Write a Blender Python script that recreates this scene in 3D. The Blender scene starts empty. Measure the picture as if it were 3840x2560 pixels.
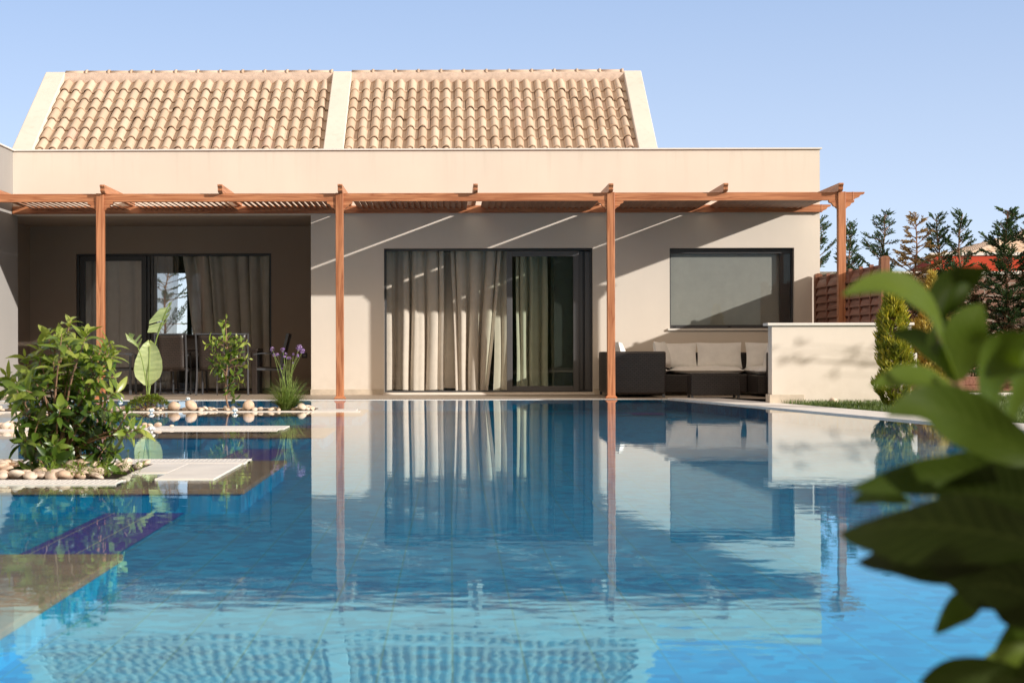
import bpy, math, random
from mathutils import Vector, Matrix, Quaternion, noise
R = math.radians
sc = bpy.context.scene
COL = sc.collection

# ------------------------------------------------------------------ camera
F, XV, YH, HC, ROLL = 6400.0, 1690.0, 1310.0, 0.72, 0.0025
cam_d = bpy.data.cameras.new('camera'); cam = bpy.data.objects.new('camera', cam_d); COL.objects.link(cam)
cam.location = (0, 0, HC); cam.rotation_euler = (R(90), ROLL, 0)
cam_d.sensor_width = 36; cam_d.lens = 60; cam_d.shift_x = 230/3840; cam_d.shift_y = 30/3840
cam_d.clip_start = 0.05; cam_d.clip_end = 6000
cam_d.dof.use_dof = True; cam_d.dof.focus_distance = 21; cam_d.dof.aperture_fstop = 7.0
sc.camera = cam
# ------------------------------------------------------------------ world, sun, exposure
SUN = Vector((1.585, -1.0, 0.586)).normalized()
w = bpy.data.worlds.new('World'); sc.world = w; w.use_nodes = True
nt = w.node_tree; bg = nt.nodes['Background']
sky = nt.nodes.new('ShaderNodeTexSky'); sky.sky_type = 'NISHITA'; sky.sun_disc = False
sky.sun_elevation = math.asin(SUN.z); sky.sun_rotation = math.atan2(SUN.x, SUN.y)
sky.air_density = 0.7; sky.dust_density = 0.2; sky.ozone_density = 2.0; sky.altitude = 1500
STR = 0.05                      # background strength; a pale blue evening haze is added round the horizon
tcw = nt.nodes.new('ShaderNodeTexCoord'); spw = nt.nodes.new('ShaderNodeSeparateXYZ'); nt.links.new(tcw.outputs['Generated'], spw.inputs[0])
rmp = nt.nodes.new('ShaderNodeValToRGB'); nt.links.new(spw.outputs['Z'], rmp.inputs[0]); el = rmp.color_ramp.elements
for _ in range(4): el.new(.5)
for e_, (p_, c_) in zip(el, [(0,(.52,.555,.65)),(.06,(.47,.525,.65)),(.13,(.40,.475,.62)),(.22,(.30,.40,.59)),(.36,(.10,.14,.21)),(1,(.50,.50,.52))]):
    e_.position = p_; e_.color = (*c_, 1)
rm2 = nt.nodes.new('ShaderNodeValToRGB'); nt.links.new(spw.outputs['Z'], rm2.inputs[0]); el = rm2.color_ramp.elements   # side towards the sun
for _ in range(3): el.new(.5)
for e_, (p_, c_) in zip(el, [(0,(.06,.05,.035)),(.10,(.09,.07,.045)),(.25,(.54,.40,.23)),(.45,(1.30,.96,.58)),(1,(.60,.53,.44))]):
    e_.position = p_; e_.color = (*c_, 1)
dpw = nt.nodes.new('ShaderNodeVectorMath'); dpw.operation = 'DOT_PRODUCT'; nt.links.new(tcw.outputs['Generated'], dpw.inputs[0]); dpw.inputs[1].default_value = (.40, -.917, 0)
mrw = nt.nodes.new('ShaderNodeMapRange'); mrw.inputs[1].default_value = -.15; mrw.inputs[2].default_value = .35; nt.links.new(dpw.outputs['Value'], mrw.inputs[0])
wmw = nt.nodes.new('ShaderNodeMix'); wmw.data_type = 'RGBA'
nt.links.new(mrw.outputs[0], wmw.inputs[0]); nt.links.new(rmp.outputs[0], wmw.inputs[6]); nt.links.new(rm2.outputs[0], wmw.inputs[7])
scw = nt.nodes.new('ShaderNodeVectorMath'); scw.operation = 'SCALE'; scw.inputs['Scale'].default_value = 1/STR; nt.links.new(wmw.outputs[2], scw.inputs[0])
mulw = nt.nodes.new('ShaderNodeMix'); mulw.data_type = 'RGBA'; mulw.blend_type = 'ADD'; mulw.inputs[0].default_value = 1.0
nt.links.new(sky.outputs[0], mulw.inputs[6]); nt.links.new(scw.outputs[0], mulw.inputs[7])
nt.links.new(mulw.outputs[2], bg.inputs[0]); bg.inputs[1].default_value = STR
sl = bpy.data.lights.new('sun', 'SUN'); so = bpy.data.objects.new('sun', sl); COL.objects.link(so)
sl.energy = 4.4; sl.angle = R(0.6); sl.color = (1.0, 0.94, 0.865)
so.rotation_euler = SUN.to_track_quat('Z', 'Y').to_euler(); so.location = (20, -12, 12)
sc.view_settings.view_transform = 'Standard'; sc.view_settings.look = 'None'
sc.view_settings.exposure = 0.12; sc.view_settings.gamma = 1
sc.render.engine = 'CYCLES'
sc.cycles.use_denoising = True
sc.cycles.max_bounces = 10; sc.cycles.transparent_max_bounces = 16; sc.cycles.transmission_bounces = 8
sc.cycles.sample_clamp_indirect = 6
sc.cycles.caustics_reflective = False; sc.cycles.caustics_refractive = False

# ------------------------------------------------------------------ helpers
def P(px, py, d):
    x = px + ROLL*(py-1280); y = py - ROLL*(px-1920)
    return Vector(((x-XV)/F*d, d, HC-(y-YH)/F*d))
class MB:
    def __init__(s): s.v = []; s.f = []; s.r = []; s.uv = {}; s.k = 0.5; s.off = Vector((0, 0, 0))
    def add(s, vs, fs):
        n = len(s.v); s.v += [tuple(v) for v in vs]; s.f += [tuple(i+n for i in f) for f in fs]; s.r += [s.k]*len(fs)
    def box(s, a, b):
        (x0, y0, z0), (x1, y1, z1) = a, b
        if x0 > x1: x0, x1 = x1, x0
        if y0 > y1: y0, y1 = y1, y0
        if z0 > z1: z0, z1 = z1, z0
        s.add([(x0,y0,z0),(x1,y0,z0),(x1,y1,z0),(x0,y1,z0),(x0,y0,z1),(x1,y0,z1),(x1,y1,z1),(x0,y1,z1)],
              [(0,3,2,1),(4,5,6,7),(0,1,5,4),(1,2,6,5),(2,3,7,6),(3,0,4,7)])
    def bar(s, a, b, wx, wy, up=(0,0,1)):
        a = Vector(a); b = Vector(b); t = (b-a).normalized(); u = Vector(up)
        x = t.cross(u)
        if x.length < 1e-4: x = t.cross(Vector((0,1,0)))
        x.normalize(); y = x.cross(t); x = x*wx/2; y = y*wy/2
        s.add([a-x-y,a+x-y,a+x+y,a-x+y,b-x-y,b+x-y,b+x+y,b-x+y],[(0,3,2,1),(4,5,6,7),(0,1,5,4),(1,2,6,5),(2,3,7,6),(3,0,4,7)])
    def quad(s, a, b, c, d): s.add([a,b,c,d],[(0,1,2,3)])
    def poly(s, pts): s.add(pts,[tuple(range(len(pts)))])
    def prism(s, pts, ext):      # closed polygon (counter-clockwise seen against ext) extruded along ext
        n = len(pts); e = Vector(ext); p = [Vector(q) for q in pts]
        s.add(p+[q+e for q in p], [tuple(reversed(range(n))), tuple(range(n, 2*n))]+[(i,(i+1)%n,(i+1)%n+n,i+n) for i in range(n)])
    def tube(s, pts, rad, n=6, cap=True):
        pts = [Vector(p) for p in pts]; m = len(pts)
        if not isinstance(rad, (list, tuple)): rad = [rad]*m
        vs = []; fs = []; ref = None
        for i, p in enumerate(pts):
            t = (pts[min(i+1,m-1)]-pts[max(i-1,0)])
            if t.length < 1e-9: t = Vector((0,0,1))
            t.normalize()
            if ref is None:
                ref = t.orthogonal().normalized()
            ref = (ref - t*ref.dot(t))
            if ref.length < 1e-6: ref = t.orthogonal()
            ref.normalize(); b = t.cross(ref)
            for k in range(n):
                a = 2*math.pi*k/n; vs.append(p+(ref*math.cos(a)+b*math.sin(a))*rad[i])
        for i in range(m-1):
            for k in range(n):
                fs.append((i*n+k, i*n+(k+1)%n, (i+1)*n+(k+1)%n, (i+1)*n+k))
        if cap: fs += [tuple(reversed(range(n))), tuple((m-1)*n+k for k in range(n))]
        s.add(vs, fs)
    def grid(s, rows):           # rows of equal length point lists
        n = len(rows[0]); vs = [p for r in rows for p in r]
        s.add(vs, [(i*n+j, i*n+j+1, (i+1)*n+j+1, (i+1)*n+j) for i in range(len(rows)-1) for j in range(n-1)])
    def leaf(s, base, d, up, L, W, fold=0.25, curl=0.4, n=5, peak=0.45):
        d = Vector(d).normalized(); up = Vector(up); side = d.cross(up)
        if side.length < 1e-3: side = d.orthogonal()
        side.normalize(); nr = side.cross(d).normalized(); p = Vector(base); rows = []
        st = L/n; a = curl*0.4
        for i in range(n+1):
            t = i/n
            wd = W*0.5*(math.sin(math.pi*min(1, t**(math.log(0.5)/math.log(peak))))**0.85 if 0 < t < 1 else 0.03)
            rows.append([p-side*wd+nr*fold*wd, p.copy(), p+side*wd+nr*fold*wd])
            ax = (d*math.cos(a)-nr*math.sin(a)); p = p+ax*st; a += curl/n*1.6
        s.grid(rows)
    def build(s, name, mat, parent=None, smooth=False, bevel=0, sub=0, solid=0):
        me = bpy.data.meshes.new(name); o = Vector(parent.location) if parent else s.off
        q = parent.parent if parent else None
        while q: o = o + q.location; q = q.parent
        me.from_pydata([(x-o.x, y-o.y, z-o.z) for x, y, z in s.v], [], s.f); me.update()
        at = me.attributes.new('rnd', 'FLOAT', 'FACE'); at.data.foreach_set('value', s.r)
        if smooth: me.polygons.foreach_set('use_smooth', [True]*len(me.polygons))
        if s.uv:
            ul = me.uv_layers.new(name='leaf')
            for lp in me.loops: ul.data[lp.index].uv = s.uv.get(lp.vertex_index, (0.0, 0.0))
        me.materials.append(mat)
        ob = bpy.data.objects.new(name, me); COL.objects.link(ob)
        if parent: ob.parent = parent
        else: ob.location = s.off
        if solid:
            m = ob.modifiers.new('solid', 'SOLIDIFY'); m.thickness = solid; m.offset = 0
        if bevel:
            m = ob.modifiers.new('bevel', 'BEVEL'); m.width = bevel; m.segments = 2; m.limit_method = 'ANGLE'; m.angle_limit = R(40)
        if sub:
            m = ob.modifiers.new('sub', 'SUBSURF'); m.levels = sub; m.render_levels = sub
        return ob
def boxes(name, mat, parent, lst, **k):
    m = MB()
    for a, b in lst: m.box(a, b)
    return m.build(name, mat, parent, **k)
def tag(o, label=None, cat=None, group=None, kind=None):
    if label: o['label'] = label
    if cat: o['category'] = cat
    if group: o['group'] = group
    if kind: o['kind'] = kind
    return o
def thing(name, loc, label, cat, group=None):
    o = bpy.data.objects.new(name, None); COL.objects.link(o); o.location = loc; o.empty_display_size = .2
    return tag(o, label, cat, group)
def copy_tree(o, parent=None):
    c = o.copy(); COL.objects.link(c); c.parent = parent
    for ch in list(o.children): copy_tree(ch, c)
    return c
def rot2(x, y, a): return (x*math.cos(a)-y*math.sin(a), x*math.sin(a)+y*math.cos(a))

# ------------------------------------------------------------------ materials
def mat(name):
    m = bpy.data.materials.new(name); m.use_nodes = True; n = m.node_tree
    return m, n, n.nodes['Principled BSDF']
def N(n, t, **k):
    x = n.nodes.new(t)
    for a, b in k.items():
        if a.startswith('i_'): x.inputs[int(a[2:])].default_value = b
        else: setattr(x, a, b)
    return x
def noise_tex(n, scale, detail=3, rough=.5, coord=None, sc3=(1,1,1), dist=0):
    tc = N(n, 'ShaderNodeTexCoord'); mp = N(n, 'ShaderNodeMapping'); mp.inputs['Scale'].default_value = sc3
    n.links.new(tc.outputs['Object'] if not coord else coord, mp.inputs[0])
    t = N(n, 'ShaderNodeTexNoise'); t.inputs['Scale'].default_value = scale; t.inputs['Detail'].default_value = detail
    t.inputs['Roughness'].default_value = rough; t.inputs['Distortion'].default_value = dist
    n.links.new(mp.outputs[0], t.inputs[0]); return t
def ramp(n, fac, stops):
    r = N(n, 'ShaderNodeValToRGB'); e = r.color_ramp.elements
    while len(e) < len(stops): e.new(.5)
    for el, (p, c) in zip(e, stops): el.position = p; el.color = (*c, 1)
    n.links.new(fac, r.inputs[0]); return r
def geopos(n): return N(n, 'ShaderNodeNewGeometry').outputs['Position']
def bump(n, b, h, st, dist=.01):
    bp = N(n, 'ShaderNodeBump'); bp.inputs['Strength'].default_value = st; bp.inputs['Distance'].default_value = dist
    n.links.new(h, bp.inputs['Height']); n.links.new(bp.outputs[0], b.inputs['Normal']); return bp
def mixc(n, fac, a, b, bt='MIX'):
    m = N(n, 'ShaderNodeMix', data_type='RGBA', blend_type=bt)
    if isinstance(fac, (int, float)): m.inputs[0].default_value = fac
    else: n.links.new(fac, m.inputs[0])
    for k, c in ((6, a), (7, b)):
        if isinstance(c, tuple): m.inputs[k].default_value = (*c, 1)
        else: n.links.new(c, m.inputs[k])
    return m.outputs[2]
def stucco(name, c, var=.05, fine=90, bst=.25):
    m, n, b = mat(name); b.inputs['Roughness'].default_value = .9; b.inputs['Specular IOR Level'].default_value = .2
    g = geopos(n); t = noise_tex(n, .9, 5, .6, g)
    lo = tuple(x*(1-var) for x in c); hi = tuple(min(1, x*(1+var*.5)) for x in c)
    r = ramp(n, t.outputs[0], [(.3, lo), (.7, hi)])
    t3 = noise_tex(n, 2.2, 4, .6, g, (1, 1, .12))          # faint rain streaks
    c2 = mixc(n, .15, r.outputs[0], ramp(n, t3.outputs[0], [(.35, tuple(x*.82 for x in c)), (.65, c)]).outputs[0])
    sp = N(n, 'ShaderNodeSeparateXYZ'); n.links.new(g, sp.inputs[0])
    t4 = noise_tex(n, 5.0, 4, .6, g, (1.6, 1.6, .10)); t5 = noise_tex(n, 6, 4, .65, g)
    up_ = N(n, 'ShaderNodeMapRange'); up_.inputs[1].default_value = 3.2; up_.inputs[2].default_value = 3.86; n.links.new(sp.outputs['Z'], up_.inputs[0])
    dn_ = N(n, 'ShaderNodeMapRange'); dn_.inputs[1].default_value = .42; dn_.inputs[2].default_value = .05; n.links.new(sp.outputs['Z'], dn_.inputs[0])
    s4 = N(n, 'ShaderNodeMapRange'); s4.inputs[1].default_value = .52; s4.inputs[2].default_value = .72; s4.inputs[4].default_value = .22; n.links.new(t4.outputs[0], s4.inputs[0])
    s5 = N(n, 'ShaderNodeMapRange'); s5.inputs[1].default_value = .35; s5.inputs[2].default_value = .75; s5.inputs[4].default_value = .32; n.links.new(t5.outputs[0], s5.inputs[0])
    a4 = N(n, 'ShaderNodeMath', operation='MULTIPLY'); n.links.new(up_.outputs[0], a4.inputs[0]); n.links.new(s4.outputs[0], a4.inputs[1])
    a5 = N(n, 'ShaderNodeMath', operation='MULTIPLY_ADD'); n.links.new(dn_.outputs[0], a5.inputs[0]); n.links.new(s5.outputs[0], a5.inputs[1]); n.links.new(a4.outputs[0], a5.inputs[2])
    c2 = mixc(n, a5.outputs[0], c2, (c[0]*.62, c[1]*.58, c[2]*.52))
    n.links.new(c2, b.inputs['Base Color'])
    t2 = noise_tex(n, fine, 3, .6, g); bump(n, b, t2.outputs[0], bst, .004); return m
def wood(name, ax, c0=(.36,.122,.050), c1=(.57,.240,.112), rough=.42, s=1.0):
    m, n, b = mat(name); b.inputs['Roughness'].default_value = rough
    sc3 = [14*s]*3; sc3[ax] = .7*s
    g = geopos(n); t = noise_tex(n, 1.0, 3, .55, g, sc3, .6)
    wv = N(n, 'ShaderNodeMath', operation='MULTIPLY'); wv.inputs[1].default_value = 9; n.links.new(t.outputs[0], wv.inputs[0])
    fr = N(n, 'ShaderNodeMath', operation='PINGPONG'); fr.inputs[1].default_value = 1; n.links.new(wv.outputs[0], fr.inputs[0])
    sc4 = [60*s]*3; sc4[ax] = 1.5*s
    t2 = noise_tex(n, 1.0, 4, .6, g, sc4)
    r = ramp(n, fr.outputs[0], [(0, c0), (.3, tuple(.5*(a+d) for a, d in zip(c0, c1))), (.8, c1), (1, tuple(x*1.1 for x in c1))])
    r2 = ramp(n, t2.outputs[0], [(.3, (.72, .68, .64)), (.7, (1.05, 1.05, 1.05))])
    n.links.new(mixc(n, .65, r.outputs[0], r2.outputs[0], 'MULTIPLY'), b.inputs['Base Color'])
    bump(n, b, t2.outputs[0], .12, .002); return m
def plain(name, c, rough=.5, metal=0, spec=.5, var=0, vs=6, bst=0, bs=80):
    m, n, b = mat(name); b.inputs['Roughness'].default_value = rough; b.inputs['Metallic'].default_value = metal
    b.inputs['Specular IOR Level'].default_value = spec; b.inputs['Base Color'].default_value = (*c, 1)
    g = geopos(n)
    if var:
        t = noise_tex(n, vs, 5, .6, g); r = ramp(n, t.outputs[0], [(.3, tuple(x*(1-var) for x in c)), (.7, tuple(min(1,x*(1+var)) for x in c))])
        n.links.new(r.outputs[0], b.inputs['Base Color'])
    if bst:
        t = noise_tex(n, bs, 3, .6, g); bump(n, b, t.outputs[0], bst, .004)
    return m
def leafmat(name, stops, rough=.35, trans=.35, spec=.5):
    m, n, b = mat(name); b.inputs['Roughness'].default_value = rough; b.inputs['Specular IOR Level'].default_value = spec
    a = N(n, 'ShaderNodeAttribute', attribute_name='rnd'); r = ramp(n, a.outputs['Fac'], stops)
    g = geopos(n); t = noise_tex(n, 25, 2, .5, g)
    c = mixc(n, .25, r.outputs[0], ramp(n, t.outputs[0], [(.3, (.55,.6,.5)), (.7, (1.2,1.15,1.0))]).outputs[0], 'MULTIPLY')
    n.links.new(c, b.inputs['Base Color'])
    tr = N(n, 'ShaderNodeBsdfTranslucent'); n.links.new(mixc(n, 1.0, c, (1.5, 1.45, .7), 'MULTIPLY'), tr.inputs[0])
    mx = N(n, 'ShaderNodeMixShader'); mx.inputs[0].default_value = trans
    n.links.new(b.outputs[0], mx.inputs[1]); n.links.new(tr.outputs[0], mx.inputs[2])
    n.links.new(mx.outputs[0], n.nodes['Material Output'].inputs[0]); return m
def glassmat(name, tint=(.975,.97,.955), boost=1.0):
    m, n, b = mat(name); n.nodes.remove(b)
    tr = N(n, 'ShaderNodeBsdfTransparent'); tr.inputs[0].default_value = (*tint, 1)
    gl = N(n, 'ShaderNodeBsdfGlossy'); gl.inputs['Roughness'].default_value = 0.0; gl.inputs[0].default_value = (1,1,1,1)
    t = noise_tex(n, .55, 1, .4, geopos(n)); bp = N(n, 'ShaderNodeBump'); bp.inputs['Strength'].default_value = .12; bp.inputs['Distance'].default_value = .02
    n.links.new(t.outputs[0], bp.inputs['Height']); n.links.new(bp.outputs[0], gl.inputs['Normal'])
    fr = N(n, 'ShaderNodeFresnel'); ge = N(n, 'ShaderNodeNewGeometry'); mr = N(n, 'ShaderNodeMapRange'); mr.inputs[3].default_value = 1.5; mr.inputs[4].default_value = 1/1.5
    n.links.new(ge.outputs['Backfacing'], mr.inputs[0]); n.links.new(mr.outputs[0], fr.inputs[0])
    mu = N(n, 'ShaderNodeMath', operation='MULTIPLY'); mu.inputs[1].default_value = .62*boost; mu.use_clamp = True; n.links.new(fr.outputs[0], mu.inputs[0])
    mx = N(n, 'ShaderNodeMixShader'); n.links.new(mu.outputs[0], mx.inputs[0]); n.links.new(tr.outputs[0], mx.inputs[1]); n.links.new(gl.outputs[0], mx.inputs[2])
    n.links.new(mx.outputs[0], n.nodes['Material Output'].inputs[0]); return m

M = {}
M['wall'] = stucco('cream_stucco', (.79,.71,.615))
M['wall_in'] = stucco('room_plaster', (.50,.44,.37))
M['soffit'] = stucco('shade_toned_stucco', (.42,.335,.265))  # wall stucco darkened: the porch shade is put into its colour
M['coping'] = plain('pale_stone_coping', (.78,.74,.68), .6, var=.06, vs=4, bst=.1)
M['metalcap'] = plain('white_metal_trim', (.80,.78,.74), .4)
M['travertine'] = plain('travertine', (.62,.53,.42), .6, var=.16, vs=7, bst=.15, bs=40)
M['wet'] = plain('wet_travertine', (.40,.265,.155), .35, var=.25, vs=5, bst=.15, bs=30)
M['slab'] = plain('white_slab', (.84,.79,.73), .6, var=.09, vs=3.5, bst=.15, bs=90)
M['grate'] = plain('white_grating', (.78,.74,.69), .5)
M['woodx'] = wood('stained_wood_along', 0); M['woody'] = wood('stained_wood_across', 1); M['woodz'] = wood('stained_wood_upright', 2)
M['slat'] = wood('louvre_wood', 1, (.22,.085,.04), (.34,.15,.075), .5)
M['fence'] = wood('fence_board', 1, (.22,.088,.055), (.33,.145,.095), .5, .7)
M['fpost'] = wood('fence_post_wood', 2, (.20,.075,.04), (.30,.13,.07))
M['alu'] = plain('anthracite_frame', (.052,.052,.055), .38, spec=.5, var=.1, vs=3)
M['alu2'] = plain('grey_frame', (.10,.098,.10), .4, spec=.5, var=.06, vs=3)
M['dark'] = plain('black_gasket', (.012,.012,.013), .6)
M['glass'] = glassmat('window_glass')
M['glassg'] = glassmat('green_double_glass', (.86,.90,.85), 1.3)
M['steel'] = plain('chair_metal', (.10,.105,.115), .35, metal=.3)
M['white'] = plain('white_enamel', (.8,.8,.78), .4)
M['soil'] = plain('dark_soil', (.10,.07,.05), .95, var=.4, vs=20, bst=.6, bs=30)
M['ground'] = plain('dry_earth', (.10,.085,.055), .95, var=.3, vs=.4, bst=.4, bs=8)
M['lawn'] = plain('lawn_base', (.060,.105,.022), .95, var=.4, vs=9, bst=.5, bs=40)
M['bark'] = plain('brown_bark', (.24,.135,.085), .85, var=.35, vs=14, bst=.6, bs=45)
M['twig'] = plain('reddish_stem', (.30,.17,.10), .6, var=.25, vs=25)
M['greenstem'] = plain('green_stem', (.22,.30,.06), .5, var=.2, vs=20)
M['red'] = stucco('red_render', (.52,.070,.035), .08)
M['leaf'] = leafmat('laurel_leaf', [(0, (.022,.055,.010)), (.4, (.10,.175,.022)), (.75, (.21,.29,.04)), (1, (.37,.42,.095))], .3, .32)
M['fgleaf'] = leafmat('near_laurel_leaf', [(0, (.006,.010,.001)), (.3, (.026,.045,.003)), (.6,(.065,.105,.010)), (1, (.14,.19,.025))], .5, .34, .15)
def add_veins(m, nper, slant):
    n = m.node_tree; b = n.nodes['Principled BSDF']; uv = N(n, 'ShaderNodeUVMap', uv_map='leaf'); sp = N(n, 'ShaderNodeSeparateXYZ'); n.links.new(uv.outputs[0], sp.inputs[0])
    ab = N(n, 'ShaderNodeMath', operation='ABSOLUTE'); n.links.new(sp.outputs[1], ab.inputs[0])
    ml = N(n, 'ShaderNodeMath', operation='MULTIPLY_ADD'); ml.inputs[1].default_value = -slant; n.links.new(ab.outputs[0], ml.inputs[0]); n.links.new(sp.outputs[0], ml.inputs[2])
    sc_ = N(n, 'ShaderNodeMath', operation='MULTIPLY'); sc_.inputs[1].default_value = nper; n.links.new(ml.outputs[0], sc_.inputs[0])
    fr = N(n, 'ShaderNodeMath', operation='PINGPONG'); fr.inputs[1].default_value = .5; n.links.new(sc_.outputs[0], fr.inputs[0])
    rv = ramp(n, fr.outputs[0], [(.0, (1,1,1)), (.10, (.15,.15,.15)), (.5, (0,0,0))])
    rm = ramp(n, ab.outputs[0], [(.0, (1,1,1)), (.05, (.7,.7,.7)), (.09, (0,0,0))])
    mx = N(n, 'ShaderNodeMath', operation='MAXIMUM'); n.links.new(rv.outputs[0], mx.inputs[0]); n.links.new(rm.outputs[0], mx.inputs[1])
    old = b.inputs['Base Color'].links[0].from_socket
    sf = N(n, 'ShaderNodeMath', operation='MULTIPLY'); sf.inputs[1].default_value = .11; n.links.new(mx.outputs[0], sf.inputs[0])
    c = mixc(n, sf.outputs[0], old, (.20,.25,.06)); n.links.new(c, b.inputs['Base Color'])
    bp = bump(n, b, fr.outputs[0], .18, .004)
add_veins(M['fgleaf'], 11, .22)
M['banana'] = leafmat('strelitzia_leaf', [(0, (.07,.15,.03)), (1, (.70,.78,.40))], .4, .35)
M['blade'] = leafmat('clump_blade', [(0, (.08,.16,.03)), (1, (.34,.43,.13))], .4, .3)
M['petal'] = leafmat('mauve_petal', [(0, (.26,.13,.45)), (1, (.60,.42,.76))], .6, .3)
M['conifer'] = leafmat('cypress_spray', [(0, (.012,.036,.014)), (.6, (.042,.095,.036)), (1, (.10,.17,.06))], .6, .2)
M['coniferold'] = leafmat('browning_spray', [(0, (.035,.032,.016)), (.5, (.085,.06,.03)), (1, (.15,.10,.05))], .7, .2)
M['dead'] = leafmat('dead_spray', [(0, (.19,.12,.055)), (1, (.46,.33,.17))], .7, .25)
M['thuja'] = leafmat('golden_thuja', [(0, (.06,.095,.008)), (.4, (.20,.235,.018)), (1, (.60,.52,.06))], .55, .3)
M['thujay'] = leafmat('yellow_thuja', [(0, (.22,.19,.03)), (1, (.72,.60,.20))], .55, .3)
M['grass'] = leafmat('grass_blade', [(0, (.040,.085,.016)), (1, (.16,.22,.05))], .5, .3)
def mk_tiles():
    m, n, b = mat('clay_tile'); b.inputs['Roughness'].default_value = .8
    a = N(n, 'ShaderNodeAttribute', attribute_name='rnd')
    r = ramp(n, a.outputs['Fac'], [(0, (.58,.43,.31)), (.5, (.63,.48,.355)), (.9, (.69,.54,.41)), (1, (.62,.43,.33))])
    t = noise_tex(n, 5, 5, .65, geopos(n)); t2 = noise_tex(n, 45, 3, .6, geopos(n))
    c = mixc(n, .28, r.outputs[0], ramp(n, t.outputs[0], [(.25, (.82,.79,.76)), (.7, (1.06,1.05,1.03))]).outputs[0], 'MULTIPLY')
    n.links.new(c, b.inputs['Base Color']); bump(n, b, t2.outputs[0], .3, .004); return m
M['tile'] = mk_tiles()
M['mortar'] = plain('ridge_mortar', (.60,.46,.37), .95, var=.15, vs=12, bst=.8, bs=35)
def mk_planks():
    m, n, b = mat('deck_tile'); b.inputs['Roughness'].default_value = .55
    g = geopos(n)
    br = N(n, 'ShaderNodeTexBrick'); br.offset = .5; br.inputs['Scale'].default_value = 1
    br.inputs['Brick Width'].default_value = .62; br.inputs['Row Height'].default_value = .62; br.inputs['Mortar Size'].default_value = .006
    br.inputs['Color1'].default_value = (.50,.42,.335,1); br.inputs['Color2'].default_value = (.44,.37,.295,1); br.inputs['Mortar'].default_value = (.50,.45,.40,1)
    n.links.new(g, br.inputs[0])
    t = noise_tex(n, 2.0, 5, .6, g, (1, 9, 1))
    c = mixc(n, .55, br.outputs[0], ramp(n, t.outputs[0], [(.3, (.72,.66,.6)), (.7, (1.2,1.2,1.2))]).outputs[0], 'MULTIPLY')
    n.links.new(c, b.inputs['Base Color']); return m
M['deck'] = mk_planks()
def mk_brick():
    m, n, b = mat('old_brick'); b.inputs['Roughness'].default_value = .9
    g = geopos(n); mp = N(n, 'ShaderNodeMapping'); mp.inputs['Rotation'].default_value = (R(90), 0, 0); n.links.new(g, mp.inputs[0])
    br = N(n, 'ShaderNodeTexBrick'); br.inputs['Scale'].default_value = 1
    br.inputs['Brick Width'].default_value = .30; br.inputs['Row Height'].default_value = .11; br.inputs['Mortar Size'].default_value = .010
    br.inputs['Color1'].default_value = (.26,.14,.10,1); br.inputs['Color2'].default_value = (.19,.11,.085,1); br.inputs['Mortar'].default_value = (.33,.28,.24,1)
    n.links.new(mp.outputs[0], br.inputs[0]); n.links.new(br.outputs[0], b.inputs['Base Color'])
    bump(n, b, br.outputs['Fac'], -.5, .01); return m
M['brick'] = mk_brick()
def mk_pool(name, c0, c1, grout):
    m, n, b = mat(name); b.inputs['Roughness'].default_value = .4
    g = geopos(n); sp = N(n, 'ShaderNodeSeparateXYZ'); n.links.new(g, sp.inputs[0])
    fac = None
    for k, per, wd in (('X', .2, .03), ('Y', .4, .012), ('Z', .2, .035)):
        d = N(n, 'ShaderNodeMath', operation='DIVIDE'); d.inputs[1].default_value = per; n.links.new(sp.outputs[k], d.inputs[0])
        f = N(n, 'ShaderNodeMath', operation='FRACT'); n.links.new(d.outputs[0], f.inputs[0])
        l = N(n, 'ShaderNodeMath', operation='LESS_THAN'); l.inputs[1].default_value = wd; n.links.new(f.outputs[0], l.inputs[0])
        if k in 'YZ': continue
        if fac is None: fac = l.outputs[0]
        else:
            mx = N(n, 'ShaderNodeMath', operation='MAXIMUM'); n.links.new(fac, mx.inputs[0]); n.links.new(l.outputs[0], mx.inputs[1]); fac = mx.outputs[0]
    t = N(n, 'ShaderNodeTexVoronoi', distance='CHEBYCHEV'); t.inputs['Scale'].default_value = 16; n.links.new(g, t.inputs[0])  # random tone per mosaic piece, with caustic-like mottling put into the colour
    hs = N(n, 'ShaderNodeSeparateXYZ'); n.links.new(t.outputs['Color'], hs.inputs[0])
    base = ramp(n, hs.outputs[0], [(0, c0), (1, c1)])
    n.links.new(mixc(n, fac, base.outputs[0], grout), b.inputs['Base Color']); return m
M['pool'] = mk_pool('blue_pool_mosaic', (.001,.205,.46), (.003,.44,.78), (.04,.27,.34))
M['purple'] = mk_pool('violet_pool_tile', (.075,.045,.36), (.10,.06,.44), (.55,.48,.45))
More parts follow.
